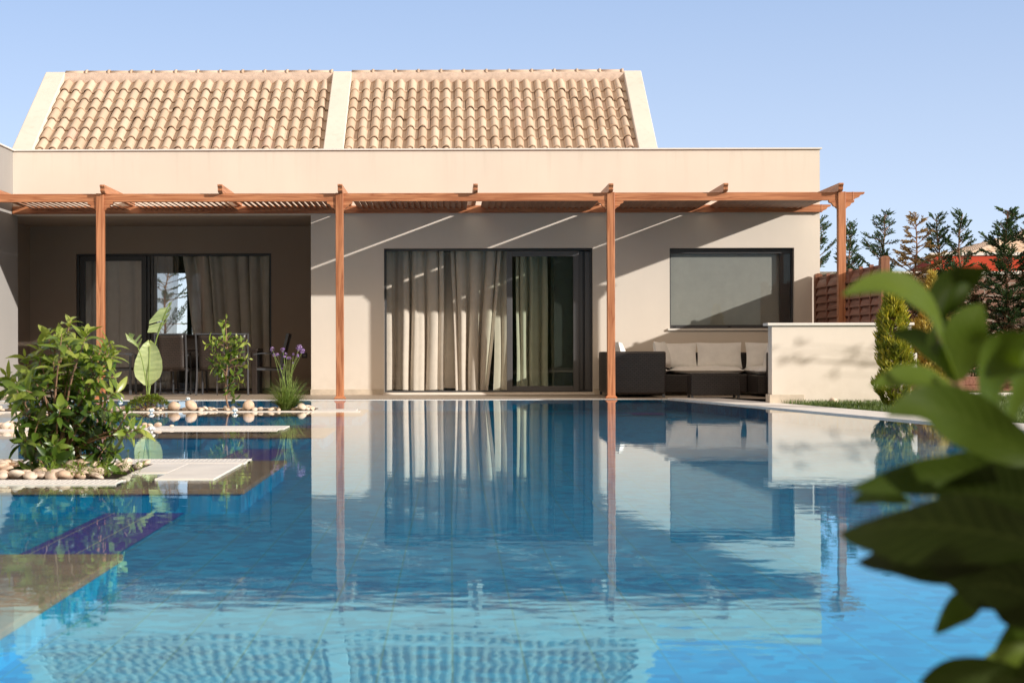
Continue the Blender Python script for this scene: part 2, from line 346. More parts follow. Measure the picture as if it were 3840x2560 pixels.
def mk_water():
    m, n, b = mat('pool_water'); n.nodes.remove(b)
    g = geopos(n)
    t1 = noise_tex(n, 1.0, 2, .45, g, (3.2, 5.6, 1)); t2 = noise_tex(n, 1.0, 2, .5, g, (12, 17, 1)); t3 = noise_tex(n, .35, 1, .4, g)
    a = N(n, 'ShaderNodeMath', operation='MULTIPLY_ADD'); a.inputs[1].default_value = .22; n.links.new(t2.outputs[0], a.inputs[0]); n.links.new(t1.outputs[0], a.inputs[2])
    mm = N(n, 'ShaderNodeMath', operation='MULTIPLY'); n.links.new(a.outputs[0], mm.inputs[0])
    rr = N(n, 'ShaderNodeMapRange'); rr.inputs[1].default_value = .35; rr.inputs[2].default_value = .65; rr.inputs[3].default_value = .45; rr.inputs[4].default_value = 1.25
    n.links.new(t3.outputs[0], rr.inputs[0])
    sy = N(n, 'ShaderNodeSeparateXYZ'); n.links.new(g, sy.inputs[0]); ry = N(n, 'ShaderNodeMapRange'); ry.inputs[1].default_value = 4.5; ry.inputs[2].default_value = 12; ry.inputs[3].default_value = 1.0; ry.inputs[4].default_value = .35
    n.links.new(sy.outputs['Y'], ry.inputs[0]); mq = N(n, 'ShaderNodeMath', operation='MULTIPLY'); n.links.new(rr.outputs[0], mq.inputs[0]); n.links.new(ry.outputs[0], mq.inputs[1])
    n.links.new(mq.outputs[0], mm.inputs[1])
    bp = N(n, 'ShaderNodeBump'); bp.inputs['Strength'].default_value = 1; bp.inputs['Distance'].default_value = WAVE
    n.links.new(mm.outputs[0], bp.inputs['Height'])
    rf = N(n, 'ShaderNodeBsdfTransparent'); rf.inputs[0].default_value = (.96,.985,1,1)
    gl = N(n, 'ShaderNodeBsdfGlossy'); gl.inputs['Roughness'].default_value = 0; gl.inputs[0].default_value = (.90,.97,1,1)
    fr = N(n, 'ShaderNodeFresnel'); ge = N(n, 'ShaderNodeNewGeometry'); mr = N(n, 'ShaderNodeMapRange'); mr.inputs[3].default_value = 1.35; mr.inputs[4].default_value = 1/1.35
    n.links.new(ge.outputs['Backfacing'], mr.inputs[0]); n.links.new(mr.outputs[0], fr.inputs[0])
    for x in (gl, fr): n.links.new(bp.outputs[0], x.inputs['Normal'])
    pw = N(n, 'ShaderNodeMath', operation='POWER'); pw.inputs[1].default_value = .86; n.links.new(fr.outputs[0], pw.inputs[0])
    et = ramp(n, fr.outputs[0], [(.0, (.24,.78,1.0)), (.42, (.42,.86,1.0)), (.74, (.97,.99,1.0))]); n.links.new(et.outputs[0], gl.inputs[0])
    mx = N(n, 'ShaderNodeMixShader'); n.links.new(pw.outputs[0], mx.inputs[0]); n.links.new(rf.outputs[0], mx.inputs[1]); n.links.new(gl.outputs[0], mx.inputs[2])
    n.links.new(mx.outputs[0], n.nodes['Material Output'].inputs[0]); return m
WAVE = .0012
M['water'] = mk_water()
def mk_wicker(name, c0, c1):
    m, n, b = mat(name); b.inputs['Roughness'].default_value = .38
    g = geopos(n); mp = N(n, 'ShaderNodeMapping'); mp.inputs['Rotation'].default_value = (R(90), 0, 0); n.links.new(g, mp.inputs[0])
    ad = N(n, 'ShaderNodeVectorMath', operation='ADD')
    sp = N(n, 'ShaderNodeSeparateXYZ'); n.links.new(g, sp.inputs[0])
    xy = N(n, 'ShaderNodeMath', operation='ADD'); n.links.new(sp.outputs['X'], xy.inputs[0]); n.links.new(sp.outputs['Y'], xy.inputs[1])
    cb = N(n, 'ShaderNodeCombineXYZ'); n.links.new(xy.outputs[0], cb.inputs[0]); n.links.new(sp.outputs['Z'], cb.inputs[1])
    br = N(n, 'ShaderNodeTexBrick'); br.inputs['Scale'].default_value = 1; br.offset = .5
    br.inputs['Brick Width'].default_value = .060; br.inputs['Row Height'].default_value = .027; br.inputs['Mortar Size'].default_value = .0045; br.inputs['Mortar Smooth'].default_value = .8
    br.inputs['Color1'].default_value = (*c1, 1); br.inputs['Color2'].default_value = (*[x*.8 for x in c1], 1); br.inputs['Mortar'].default_value = (*c0, 1)
    n.links.new(cb.outputs[0], br.inputs[0]); n.links.new(br.outputs[0], b.inputs['Base Color'])
    bump(n, b, br.outputs['Fac'], -1, .006); return m
M['wicker'] = mk_wicker('black_wicker', (.004,.004,.004), (.045,.037,.036))
M['wickerb'] = mk_wicker('brown_wicker', (.006,.005,.004), (.048,.033,.026))
def mk_cloth(name, c, weave=260, trans=0, rough=.9, hole=.22):
    m, n, b = mat(name); b.inputs['Roughness'].default_value = rough; b.inputs['Specular IOR Level'].default_value = .15
    b.inputs['Sheen Weight'].default_value = .1
    g = geopos(n); t = noise_tex(n, 7, 4, .6, g); t2 = noise_tex(n, weave, 2, .5, g, (1,1,.3))
    r = ramp(n, t.outputs[0], [(.3, tuple(x*.9 for x in c)), (.7, c)])
    n.links.new(r.outputs[0], b.inputs['Base Color']); bump(n, b, t2.outputs[0], .4, .003)
    if trans:
        tr = N(n, 'ShaderNodeBsdfTranslucent'); n.links.new(r.outputs[0], tr.inputs[0])
        tp = N(n, 'ShaderNodeBsdfTransparent'); mx0 = N(n, 'ShaderNodeMixShader'); mx0.inputs[0].default_value = hole
        n.links.new(tr.outputs[0], mx0.inputs[1]); n.links.new(tp.outputs[0], mx0.inputs[2])
        mx = N(n, 'ShaderNodeMixShader'); mx.inputs[0].default_value = trans
        n.links.new(b.outputs[0], mx.inputs[1]); n.links.new(mx0.outputs[0], mx.inputs[2]); n.links.new(mx.outputs[0], n.nodes['Material Output'].inputs[0])
    return m
M['cushion'] = mk_cloth('off_white_canvas', (.94,.93,.90))
M['linen'] = mk_cloth('beige_linen', (.87,.80,.72), 180, .12)
M['sheer'] = mk_cloth('sheer_linen', (.62,.54,.46), 180, .62, .9, .75)
M['blind'] = mk_cloth('grey_blind', (.32,.335,.32), 300)
def mk_pebble():
    m, n, b = mat('river_pebble'); b.inputs['Roughness'].default_value = .7
    oi = N(n, 'ShaderNodeObjectInfo'); r = ramp(n, oi.outputs['Random'], [(0, (.66,.49,.36)), (.35, (.76,.61,.48)), (.7, (.82,.72,.61)), (.93, (.72,.57,.45)), (1, (.50,.43,.38))])
    t = noise_tex(n, 3, 4, .6, None)
    n.links.new(mixc(n, .5, r.outputs[0], ramp(n, t.outputs[0], [(.3, (.7,.6,.52)), (.7, (1.1,1.1,1.08))]).outputs[0], 'MULTIPLY'), b.inputs['Base Color'])
    t2 = noise_tex(n, 30, 3, .6, None); bump(n, b, t2.outputs[0], .15, .01); return m
M['pebble'] = mk_pebble()

# ------------------------------------------------------------------ ground, pool, deck
DW, DP = 26.88, 24.70           # distance of the house front and of the pergola beam
def wx(px, d=DW): return (px-XV)/F*d
def wz(py, px=1920, d=DW): return HC-(py-ROLL*(px-1920)-YH)/F*d
XL, YF, YN = -6.6, 24.35, 2.2
def xr(y): return 3.25+.178*(23.9-y)
G = 3000
m = MB(); z = -.03
m.quad((-G,-G,z),(G,-G,z),(G,YN,z),(-G,YN,z)); m.quad((-G,YF,z),(G,YF,z),(G,G,z),(-G,G,z))
m.quad((-G,YN,z),(XL,YN,z),(XL,YF,z),(-G,YF,z)); m.quad((xr(YN),YN,z),(G,YN,z),(G,YF,z),(xr(YF),YF,z))
tag(m.build('ground', M['ground']), kind='structure')
# basin: main floor, shallower bays on the left, walls
m = MB(); ZM, ZB, XS = -.1501, -.15, -1.42
m.quad((XS,YN,ZM),(xr(YN),YN,ZM),(xr(YF),YF,ZM),(XS,YF,ZM))
m.quad((XL,YN,ZB),(XS,YN,ZB),(XS,YF,ZB),(XL,YF,ZB))
m.quad((XS,YN,ZM),(XS,YF,ZM),(XS,YF,ZB),(XS,YN,ZB))
m.quad((XL,YF,ZB),(XS,YF,ZB),(XS,YF,0),(XL,YF,0)); m.quad((XS,YF,ZM),(xr(YF),YF,ZM),(xr(YF),YF,0),(XS,YF,0))
m.quad((xr(YN),YN,ZM),(XS,YN,ZM),(XS,YN,0),(xr(YN),YN,0)); m.quad((XS,YN,ZB),(XL,YN,ZB),(XL,YN,0),(XS,YN,0))
m.quad((XL,YN,ZB),(XL,YF,ZB),(XL,YF,0),(XL,YN,0)); m.quad((xr(YF),YF,ZM),(xr(YN),YN,ZM),(xr(YN),YN,0),(xr(YF),YF,0))
basin = tag(m.build('pool_basin', M['pool']), kind='structure')
m = MB(); e = .004
m.quad((XS-.42,YN,ZB+e),(XS-.001,YN,ZB+e),(XS-.001,YF,ZB+e),(XS-.42,YF,ZB+e))
m.quad((XS,23.0,ZM+e),(2.85,23.0,ZM+e),(2.85,23.22,ZM+e),(XS,23.22,ZM+e))
m.quad((2.4,22.4,ZM+2*e),(2.85,22.4,ZM+2*e),(2.85,22.95,ZM+2*e),(2.4,22.95,ZM+2*e))
band = tag(m.build('pool_border_band', M['purple']), kind='structure')
m = MB(); m.poly([(XL,YN,0),(xr(YN),YN,0),(xr(YF),YF,0),(XL,YF,0)])
water = tag(m.build('pool_water', M['water']), kind='structure')
# fingers between the water channels: submerged ledge, white slabs, grating
TOP = .006
def finger(y0, y1, x1, zt):
    return ((XL+.002, y0, ZB-.001), (x1, y1, zt))
fl = [(19.72,21.2,-1.02,-.02),(14.95,16.3,-1.1,-.025),(9.08,11.45,-1.1,-.02),(YN+.01,6.3,-1.21,-.03)]
boxes('pool_ledge', M['wet'], None, [((XL+.002,a,zt-.028),(x1,b,zt)) for a, b, x1, zt in fl], bevel=.006); bpy.data.objects['pool_ledge']['kind'] = 'structure'
boxes('pool_finger', M['pool'], None, [((XL+.003,a+.02,ZB-.001),(x1-.02,b-.02,zt-.0285)) for a, b, x1, zt in fl]); bpy.data.objects['pool_finger']['kind'] = 'structure'
sl_list = [((-1.65,9.5),(-1.32,10.76)), ((-1.87,9.98),(-1.656,10.76)), ((-4.6,9.5),(-3.16,10.76)), ((-3.2,10.81),(-1.31,10.96)),
           ((-6.4,15.52),(-1.52,16.1)), ((-6.4,19.86),(-1.06,20.02)), ((-1.62,20.03),(-1.12,20.6)), ((-6.4,21.0),(-1.8,21.12))]
boxes('pool_slab', M['slab'], None, [((a[0],a[1],-.05),(b[0],b[1],TOP)) for a, b in sl_list], bevel=.0015)
bpy.data.objects['pool_slab']['kind'] = 'structure'
m = MB()
def grate(x0, x1, y0, y1, pitch, skew=.0):
    m.box((x0,y0,TOP-.02),(x1,y0+.02,TOP)); m.box((x0,y1-.02,TOP-.02),(x1,y1,TOP))
    x = x0+pitch*.3
    while x < x1-.01:
        m.prism([(x,y0+.02,TOP-.012),(x+pitch*.55,y0+.02,TOP-.012),(x+pitch*.55+skew,y1-.02,TOP-.012),(x+skew,y1-.02,TOP-.012)],(0,0,.0115)); x += pitch
grate(-4.6,-1.80,9.16,9.45,.031); grate(-4.2,-1.31,10.97,11.22,.031); grate(-5.8,-1.55,15.22,15.5,.034)
grate(-6.5,xr(24.45)-.02,24.355,24.6,.04)
x0 = -6.5
tag(m.build('overflow_grating', M['grate']), kind='structure')
# slots under the gratings
boxes('overflow_channel', M['dark'], None, [((-4.6,9.17,-.04),(-1.81,9.44,-.012)),((-4.2,10.98,-.04),(-1.32,11.21,-.012)),((-5.8,15.23,-.04),(-1.56,15.49,-.012)),((-6.5,24.352,-.028),(3.1,24.598,-.012))])
bpy.data.objects['overflow_channel']['kind'] = 'structure'
# planting bed soil
boxes('bed_soil', M['soil'], None, [((-3.15,9.46,-.045),(-1.875,10.80,.0)), ((-6.4,20.03,-.045),(-1.63,20.99,.005))])
bpy.data.objects['bed_soil']['kind'] = 'structure'
# deck
m = MB(); dz = .01
m.quad((-7.3,24.6,dz),(3.1,24.6,dz),(3.1,30,dz),(-7.3,30,dz)); m.quad((3.1,24.6,dz),(3.1+.9,24.6,dz),(6.3,22.4,dz),(3.1,27,dz))
m.poly([(3.1,27,dz),(6.3,22.4,dz),(7.2,22.4,dz),(7.2,27,dz)])
m.quad((-8,-1.2,dz),(8,-1.2,dz),(8,YN,dz),(-8,YN,dz))
tag(m.build('pool_deck', M['deck']), kind='structure')
m = MB()                                                          # right hand coping: three long courses with joints
nseg = 40
def ox(y, t): return xr(y)+t
for t0, t1, zz, per in ((.0,.17,.016,.6),(.175,.40,.014,.9),(.406,.74,.012,.9)):
    y = YN-3
    while y < 24.6:
        y2 = min(y+per, 24.6); m.prism([(ox(y+.004,t0),y+.004,-.03),(ox(y+.004,t1),y+.004,-.03),(ox(y2,t1),y2,-.03),(ox(y2,t0),y2,-.03)],(0,0,.03+zz)); y = y2
tag(m.build('pool_coping', M['slab']), kind='structure')
m = MB(); zl = .004
m.quad((ox(-4,.75),-4,zl),(40,-4,zl),(40,21.9,zl),(ox(21.9,.75),21.9,zl)); m.quad((6.05,21.9,zl),(40,21.9,zl),(40,28.4,zl),(6.05,28.4,zl)); m.quad((ox(21.9,.75),21.9,zl),(6.05,21.9,zl),(6.05,22.28,zl),(4.75,22.28,zl))
tag(m.build('lawn', M['lawn']), kind='structure')

# ------------------------------------------------------------------ villa
ZP, ZC = 3.857, 2.858             # parapet top, porch lintel
XHR, XWL, XPR, XPL, YB = 5.82, -6.89, -2.197, -7.27, 29.5
villa = thing('villa', (0, DW, 0), 'cream stucco villa with tiled roof, glazed doors and a covered porch beside the pool', 'house')
DX0, DX1, DZ0, DZ1 = wx(1440.5), wx(2223.5), .045, wz(930.5, 1830)
WX0, WX1, WZ0, WZ1 = wx(2512), wx(2979), wz(1235.5, 2745), wz(934, 2745)
T = .3
boxes('wall', M['wall'], villa, [
    ((XWL,DW,ZC),(XPR,DW+T,ZP)), ((XPR,DW,0),(DX0,DW+T,ZP)), ((DX0,DW,DZ1),(DX1,DW+T,ZP)), ((DX0,DW,0),(DX1,DW+T,DZ0)),
    ((DX1,DW,0),(WX0,DW+T,ZP)), ((WX0,DW,WZ1),(WX1,DW+T,ZP)), ((WX0,DW,0),(WX1,DW+T,WZ0)), ((WX1,DW,0),(XHR,DW+T,ZP)),
    ((XHR-T,DW+T,0),(XHR,35,ZP))])
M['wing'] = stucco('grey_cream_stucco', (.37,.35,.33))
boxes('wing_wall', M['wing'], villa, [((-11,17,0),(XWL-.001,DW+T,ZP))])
# porch recess
BX0, BX1, BZ0, BZ1 = wx(286,YB), wx(1018,YB), .02, HC-(948-YH)/F*YB
GY0, GY1, GZ = 28.02, 28.56, 2.34
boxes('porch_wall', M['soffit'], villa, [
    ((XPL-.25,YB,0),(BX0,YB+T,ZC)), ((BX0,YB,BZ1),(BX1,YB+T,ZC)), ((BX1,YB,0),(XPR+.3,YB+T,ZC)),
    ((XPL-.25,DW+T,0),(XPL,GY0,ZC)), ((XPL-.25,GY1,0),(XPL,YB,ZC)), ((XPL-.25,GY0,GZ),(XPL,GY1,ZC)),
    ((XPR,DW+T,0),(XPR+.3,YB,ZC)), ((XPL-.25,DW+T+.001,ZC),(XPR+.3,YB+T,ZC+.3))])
for bb in [((XPR-.012,DW-.012,0),(DX0-.01,DW,.098)), ((DX1+.01,DW-.012,0),(XHR+.012,DW,.098)), ((XWL-.001,17,0),(XWL+.012,DW,.098)),((XPR-.012,DW,0),(XPR,YB,.09)),((BX1+.02,YB-.012,0),(XPR-.013,YB,.09)),((XPL,YB-.012,0),(BX0-.02,YB,.09))]: boxes('plinth', M['travertine'], villa, [bb], bevel=.003)
cop = boxes('parapet_coping', M['metalcap'], villa, [((XWL-.02,DW-.035,ZP),(XHR+.03,DW+T+.02,ZP+.022)), ((-11,17,ZP+.001),(XWL+.035,DW-.036,ZP+.023)), ((XHR-T-.02,DW+T+.021,ZP),(XHR+.03,35,ZP+.022))])
# rooms behind the glass
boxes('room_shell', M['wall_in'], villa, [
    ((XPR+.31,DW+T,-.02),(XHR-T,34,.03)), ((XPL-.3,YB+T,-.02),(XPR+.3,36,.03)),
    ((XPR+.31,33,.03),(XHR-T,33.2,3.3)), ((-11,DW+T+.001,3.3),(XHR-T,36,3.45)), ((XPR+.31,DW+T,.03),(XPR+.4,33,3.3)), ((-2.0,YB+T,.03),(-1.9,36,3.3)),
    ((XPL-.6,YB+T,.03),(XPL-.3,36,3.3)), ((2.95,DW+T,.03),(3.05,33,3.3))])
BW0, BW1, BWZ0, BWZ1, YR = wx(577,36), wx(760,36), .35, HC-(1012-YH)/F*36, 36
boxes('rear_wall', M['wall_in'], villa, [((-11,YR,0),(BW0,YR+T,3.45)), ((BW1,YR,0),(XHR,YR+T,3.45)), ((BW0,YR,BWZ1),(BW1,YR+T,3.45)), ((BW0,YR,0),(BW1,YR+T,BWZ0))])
xm = wx(708,36)
rwin = boxes('rear_window', M['alu'], villa, [((BW0,YR+.1,BWZ0),(BW0+.05,YR+.16,BWZ1)), ((BW1-.05,YR+.1,BWZ0),(BW1,YR+.16,BWZ1)), ((xm-.05,YR+.1,BWZ0),(xm+.05,YR+.16,BWZ1)), ((BW0+.05,YR+.1,BWZ1-.05),(xm-.05,YR+.16,BWZ1)), ((xm+.05,YR+.1,BWZ1-.05),(BW1-.05,YR+.16,BWZ1))])
# roof: three fire walls, two tiled fields, mortar, ridge
SL = .68; T0, T1 = .15, 2.92
def rz(t, lift=0): return ZP+SL*(t-.4)+lift
for x0, x1 in ((-7.05,-6.71), (-2.04,-1.715), (3.03,3.335)):
    a, b = rz(T0), rz(T1)
    m = MB(); m.prism([(x0,DW+T0,3.3),(x0,DW+2*T1-T0,3.3),(x0,DW+2*T1-T0,a),(x0,DW+T1+.12,b),(x0,DW+T1-.03,b),(x0,DW+T0,a)],(x1-x0,0,0))
    m.build('fire_wall', M['wall'], villa, bevel=.012)
rng = random.Random(5)
def roof_field(x0, x1):
    m = MB(); ncol = round((x1-x0)/.2); cw = (x1-x0)/ncol; ca, sa = math.cos(math.atan(SL)), math.sin(math.atan(SL))
    up = Vector((0,-sa,ca)); al = Vector((0,ca,sa)); org = Vector((0, DW+T0, rz(T0,-.15))); length = (T1-T0)/ca-.13; rows = 9; rp = length/rows
    prof = []
    for i in range(9):
        a = math.pi*(1-i/8); prof.append((.5*.66*math.cos(a)+.36, .33*math.sin(a)))
    prof = [(0.0,.02)]+prof+[(.85,-.03),(1.0,.02)]
    for r in range(rows):
        for c in range(ncol):
            k = rng.random(); m.k = k; jx = rng.uniform(-.007,.007); jl = rng.uniform(-.022,.022); jh = rng.uniform(-.006,.008)
            bx = x0+c*cw+jx; rowsv = []
            for s, lift, wsc in ((r*rp+jl-.03, .042, 1.0), (r*rp+jl+.02, .040, .99), ((r+1)*rp+.03, .006, .86)):
                rowsv.append([org+al*s+up*(h*cw*(1 if wsc > .9 else .92)+lift+jh)+Vector((bx+cw*(.36+(u-.36)*wsc) if .03 < u < .69 else bx+cw*u,0,0)) for u, h in prof])
            low = [p-up*.022 for p in rowsv[0]]
            m.grid([low]+rowsv)
    o = m.build('roof_tiles', M['tile'], villa)
    me = o.data; me.polygons.foreach_set('use_smooth', [True]*len(me.polygons))
    md = o.modifiers.new('es', 'EDGE_SPLIT'); md.split_angle = R(50)
    m2 = MB(); y0 = DW+T1-.15*ca; z0 = rz(T1,-.14)-.15*sa+.05          # mortar fillet below the ridge
    pts = []
    nx = 60
    top = [Vector((x0+(x1-x0)*i/nx, DW+T1-.05, rz(T1,-.015)+rng.uniform(-.008,.008))) for i in range(nx+1)]
    mid = [Vector((x0+(x1-x0)*i/nx, DW+T1-.09, rz(T1,-.06)+rng.uniform(-.012,.012))) for i in range(nx+1)]
    bot = [Vector((x0+(x1-x0)*i/nx, y0, z0+rng.uniform(-.02,.02))) for i in range(nx+1)]
    bot2 = [p-Vector((0,-.1,.12)) for p in bot]
    m2.grid([bot2,bot,mid,top]); m2.build('ridge_mortar', M['mortar'], villa, smooth=True)
    m3 = MB(); n = round((x1-x0)/.387); st = (x1-x0)/n                # ridge caps
    for i in range(n):
        m3.k = rng.random(); a = x0+i*st
        for xa, xb, r0, r1 in ((a, a+st*.9, .062, .060), (a+st*.88, a+st*1.0, .075, .078)):
            rr = []
            for x, r_ in ((xa, r0*.7), (xa+.002, r0), (xb-.004, r1), (xb, r1*.7)):
                rr.append([Vector((x, DW+T1+.03-math.cos(math.pi*k/10)*r_*1.3, rz(T1,-.03)+math.sin(math.pi*k/10)*r_)) for k in range(11)])
            m3.grid([list(reversed(q)) for q in rr])
    m3.build('ridge_caps', M['tile'], villa, smooth=True)
roof_field(-6.71,-2.04); roof_field(-1.715,3.03)
m = MB(); m.quad((-7,DW+T1+.05,rz(T1,-.1)),(3.3,DW+T1+.05,rz(T1,-.1)),(3.3,DW+2*T1,3.4),(-7,DW+2*T1,3.4)); m.quad((-7,DW+.1,3.5),(3.3,DW+.1,3.5),(3.3,DW+T1,rz(T1,-.2)),(-7,DW+T1,rz(T1,-.2)))
m.build('roof_deck', M['mortar'], villa)
boxes('flat_roof', M['wall_in'], villa, [((-11,DW+T,3.46),(XHR-T,36.3,3.5))])
# main sliding door
def frame_rect(x0, x1, z0, z1, y0, y1, w, wb=None):
    wb = wb or w
    return [((x0,y0,z0),(x0+w,y1,z1)), ((x1-w,y0,z0),(x1,y1,z1)), ((x0+w,y0,z1-w),(x1-w,y1,z1)), ((x0+w,y0,z0),(x1-w,y1,z0+wb))]
YD = DW+.09
door = boxes('sliding_door', M['alu'], villa, frame_rect(DX0,DX1,DZ0-.02,DZ1,YD,YD+.2,.033,.045)+[((wx(2080),YD+.08,DZ0+.03),(wx(2196),YD+.12,DZ1-.04))], bevel=.004)
boxes('threshold', M['slab'], villa, [((DX0-.02,DW-.03,0),(DX1+.02,YD-.002,DZ0-.022))])
px0, px1 = wx(1901), wx(2172)
lf = boxes('door_leaf', M['alu2'], door, frame_rect(px0,px1,DZ0+.01,DZ1-.042,YD-.03,YD+.03,.088,.085), bevel=.005)
boxes('leaf_pane', M['glassg'], door, [((px0+.08,YD-.004,DZ0+.08),(px1-.08,YD+.004,DZ1-.12))])
boxes('door_leaf', M['alu2'], door, [((px1+.002,YD+.04,DZ0+.03),(px1+.065,YD+.075,DZ1-.05)), ((wx(2196),YD+.04,DZ0+.03),(DX1-.034,YD+.08,DZ1-.05))])
boxes('fixed_pane', M['glass'], door, [((DX0+.03,YD+.1,DZ0+.02),(px0+.03,YD+.108,DZ1-.03))])
boxes('jamb_gasket', M['dark'], door, [((wx(2183),YD+.05,DZ0+.05),(wx(2190),YD+.062,DZ1-.08))])
# window with a lowered roller blind
YWN = DW+.10
win = boxes('window', M['alu'], villa, frame_rect(WX0,WX1,WZ0,WZ1,YWN,YWN+.12,.03,.055)+[((WX0+.03,YWN+.01,WZ1-.085),(WX1-.03,YWN+.11,WZ1-.03)), ((WX1-.20,YWN+.05,WZ0+.05),(WX1-.03,YWN+.09,WZ1-.08))], bevel=.003)
boxes('pane', M['glass'], win, [((WX0+.03,YWN+.03,WZ0+.05),(WX1-.03,YWN+.036,WZ1-.08))])
boxes('roller_blind', M['blind'], win, [((WX0+.035,YWN+.10,WZ0+.052),(WX1-.19,YWN+.104,WZ1-.08))])
boxes('roller_blind', M['blind'], win, [((WX1-.19,YWN+.13,WZ0+.052),(WX1-.03,YWN+.134,WZ1-.08))])
for xv_ in (WX0+.06,WX0+.93,WX1-.12): boxes('vent_cap', M['dark'], win, [((xv_,YWN-.008,WZ0+.015),(xv_+.05,YWN,WZ0+.035))])
boxes('sill', M['coping'], villa, [((WX0-.035,DW-.04,WZ0-.034),(WX1+.03,YWN,WZ0-.001))], bevel=.004)
# porch door
pd = boxes('porch_door', M['alu'], villa, frame_rect(BX0,BX1,BZ0,BZ1,YB+.06,YB+.2,.035,.03), bevel=.004)
q0, q1 = wx(300,YB), wx(548,YB)
boxes('door_leaf', M['alu'], pd, frame_rect(q0,q1,BZ0+.03,BZ1-.04,YB+.03,YB+.08,.085,.085), bevel=.004)
boxes('leaf_pane', M['glass'], pd, [((q0+.08,YB+.05,BZ0+.1),(q1-.08,YB+.056,BZ1-.11))])
boxes('door_leaf', M['alu2'], pd, [((q1+.003,YB+.09,BZ0+.03),(q1+.05,YB+.13,BZ1-.04)), ((q1+.075,YB+.1,BZ0+.03),(q1+.11,YB+.14,BZ1-.04))])
boxes('fixed_pane', M['glass'], pd, [((q1+.05,YB+.15,BZ0+.03),(BX1-.035,YB+.156,BZ1-.035))])
sd = boxes('side_door', M['alu'], villa, [((XPL-.12,GY0,.02),(XPL-.06,GY0+.06,GZ)), ((XPL-.12,GY1-.06,.02),(XPL-.06,GY1,GZ)), ((XPL-.12,GY0+.06,GZ-.06),(XPL-.06,GY1-.06,GZ))])
boxes('pane', M['glassg'], sd, [((XPL-.10,GY0+.05,.03),(XPL-.094,GY1-.05,GZ-.05))])
boxes('room_void', M['dark'], villa, [((XPL-.9,GY0-.3,0),(XPL-.6,GY1+.3,2.6))])
sx, sz = wx(1142,YB), HC-(1331-YH)/F*YB
sk = boxes('wall_socket', M['alu'], villa, [((sx-.045,YB-.012,sz-.045),(sx+.045,YB-.001,sz+.045))], bevel=.004)
boxes('socket_plate', plain('socket_grey', (.25,.24,.23), .5), sk, [((sx-.022,YB-.017,sz-.022),(sx+.022,YB-.012,sz+.022))], bevel=.003)

# ------------------------------------------------------------------ curtains
def curtain(name, label, x0t, x1t, x0b, x1b, y, z0, z1, folds, amp, seed, over=.45, cloth='linen'):
    rg = random.Random(seed); n = folds*14; c = thing(name, ((x0b+x1b)/2, y, z1), label, 'curtain', 'linen curtains behind the glass doors')
    m = MB(); rows = []; ph = [rg.uniform(-.5,.5) for _ in range(folds+2)]; am = [rg.uniform(.55,1.25) for _ in range(folds+2)]
    wdt = [rg.uniform(.6,1.5) for _ in range(folds)]; tot = sum(wdt); cum = [0]
    for q in wdt: cum.append(cum[-1]+q/tot)
    for iz in range(15):
        t = iz/14; z = z1+(z0-z1)*t; row = []
        a = x0t+(x0b-x0t)*t; b = x1t+(x1b-x1t)*t
        for i in range(n+1):
            u = i/n*folds; k = min(int(u), folds-1); fu = u-k
            s = cum[k]+(cum[k+1]-cum[k])*fu
            ang = 2*math.pi*fu; A = amp*am[k]*(.65+.45*t)
            x = a+(b-a)*s + over*(b-a)/folds*.42*math.sin(ang)*(.5+.5*t) + .014*math.sin(5*t+ph[k]*6)*t
            cq = (math.cos(ang+ph[k]*.4)+.28)/1.28; cq = math.copysign(abs(cq)**.45, cq)
            yy = y - A*cq + .012*math.sin(3*u+4*t)
            row.append(Vector((x, yy, z + (.012*math.sin(u*2.3) if iz == 14 else 0))))
        rows.append(row)
    m.grid(rows); m.build('fabric', M[cloth], c, smooth=True)
    ma = MB(); ma.bar((min(x0t,x0b),y,z1+.015),(max(x1t,x1b),y,z1+.015),.03,.03); ma.build('track', M['alu'], c)
    return c
cy = DW+.52
zt = DZ1-.02
def dx(px): return (px-XV)/F*cy
curtain('curtain','beige linen curtain bunched at the left end of the poolside sliding door',dx(1444),dx(1664),dx(1444),dx(1664),cy,.07,zt,4,.15,3)
curtain('curtain','dark recessed beige curtain in the gap between two bunched poolside curtains',dx(1640),dx(1735),dx(1640),dx(1735),cy+.22,.085,zt,2,.03,8)
curtain('curtain','beige linen curtain hanging in long folds left of the sliding glass leaf',dx(1690),dx(1880),dx(1712),dx(1832),cy,.06,zt,4,.14,11)
curtain('curtain','narrow dim beige curtain fold next to the frame of the sliding glass leaf',dx(1858),dx(1905),dx(1850),dx(1905),cy+.06,.06,zt,1,.06,4)
curtain('curtain','curtain seen greenish through the sliding glass leaf',dx(1935),dx(2052),dx(1935),dx(2056),cy+.03,.06,zt,3,.12,21)
curtain('curtain','shaded curtain at the dark right edge of the sliding glass leaf',dx(2070),dx(2160),dx(2070),dx(2160),cy+.25,.06,zt,2,.05,23)
cy2 = YB+.42
def d2(px): return (px-XV)/F*cy2
zt2 = BZ1-.03
curtain('curtain','thin curtain behind the closed left leaf of the porch door',d2(310),d2(545),d2(310),d2(545),cy2+.08,.05,zt2,4,.06,31)
curtain('curtain','curtain gathered left of the sky gap in the porch door',d2(575),d2(672),d2(575),d2(662),cy2,.05,zt2,3,.05,33,.45,'sheer')
curtain('curtain','broad taupe curtain drawn across the right half of the porch door',d2(690),d2(1012),d2(752),d2(1012),cy2,.05,zt2,6,.12,35)

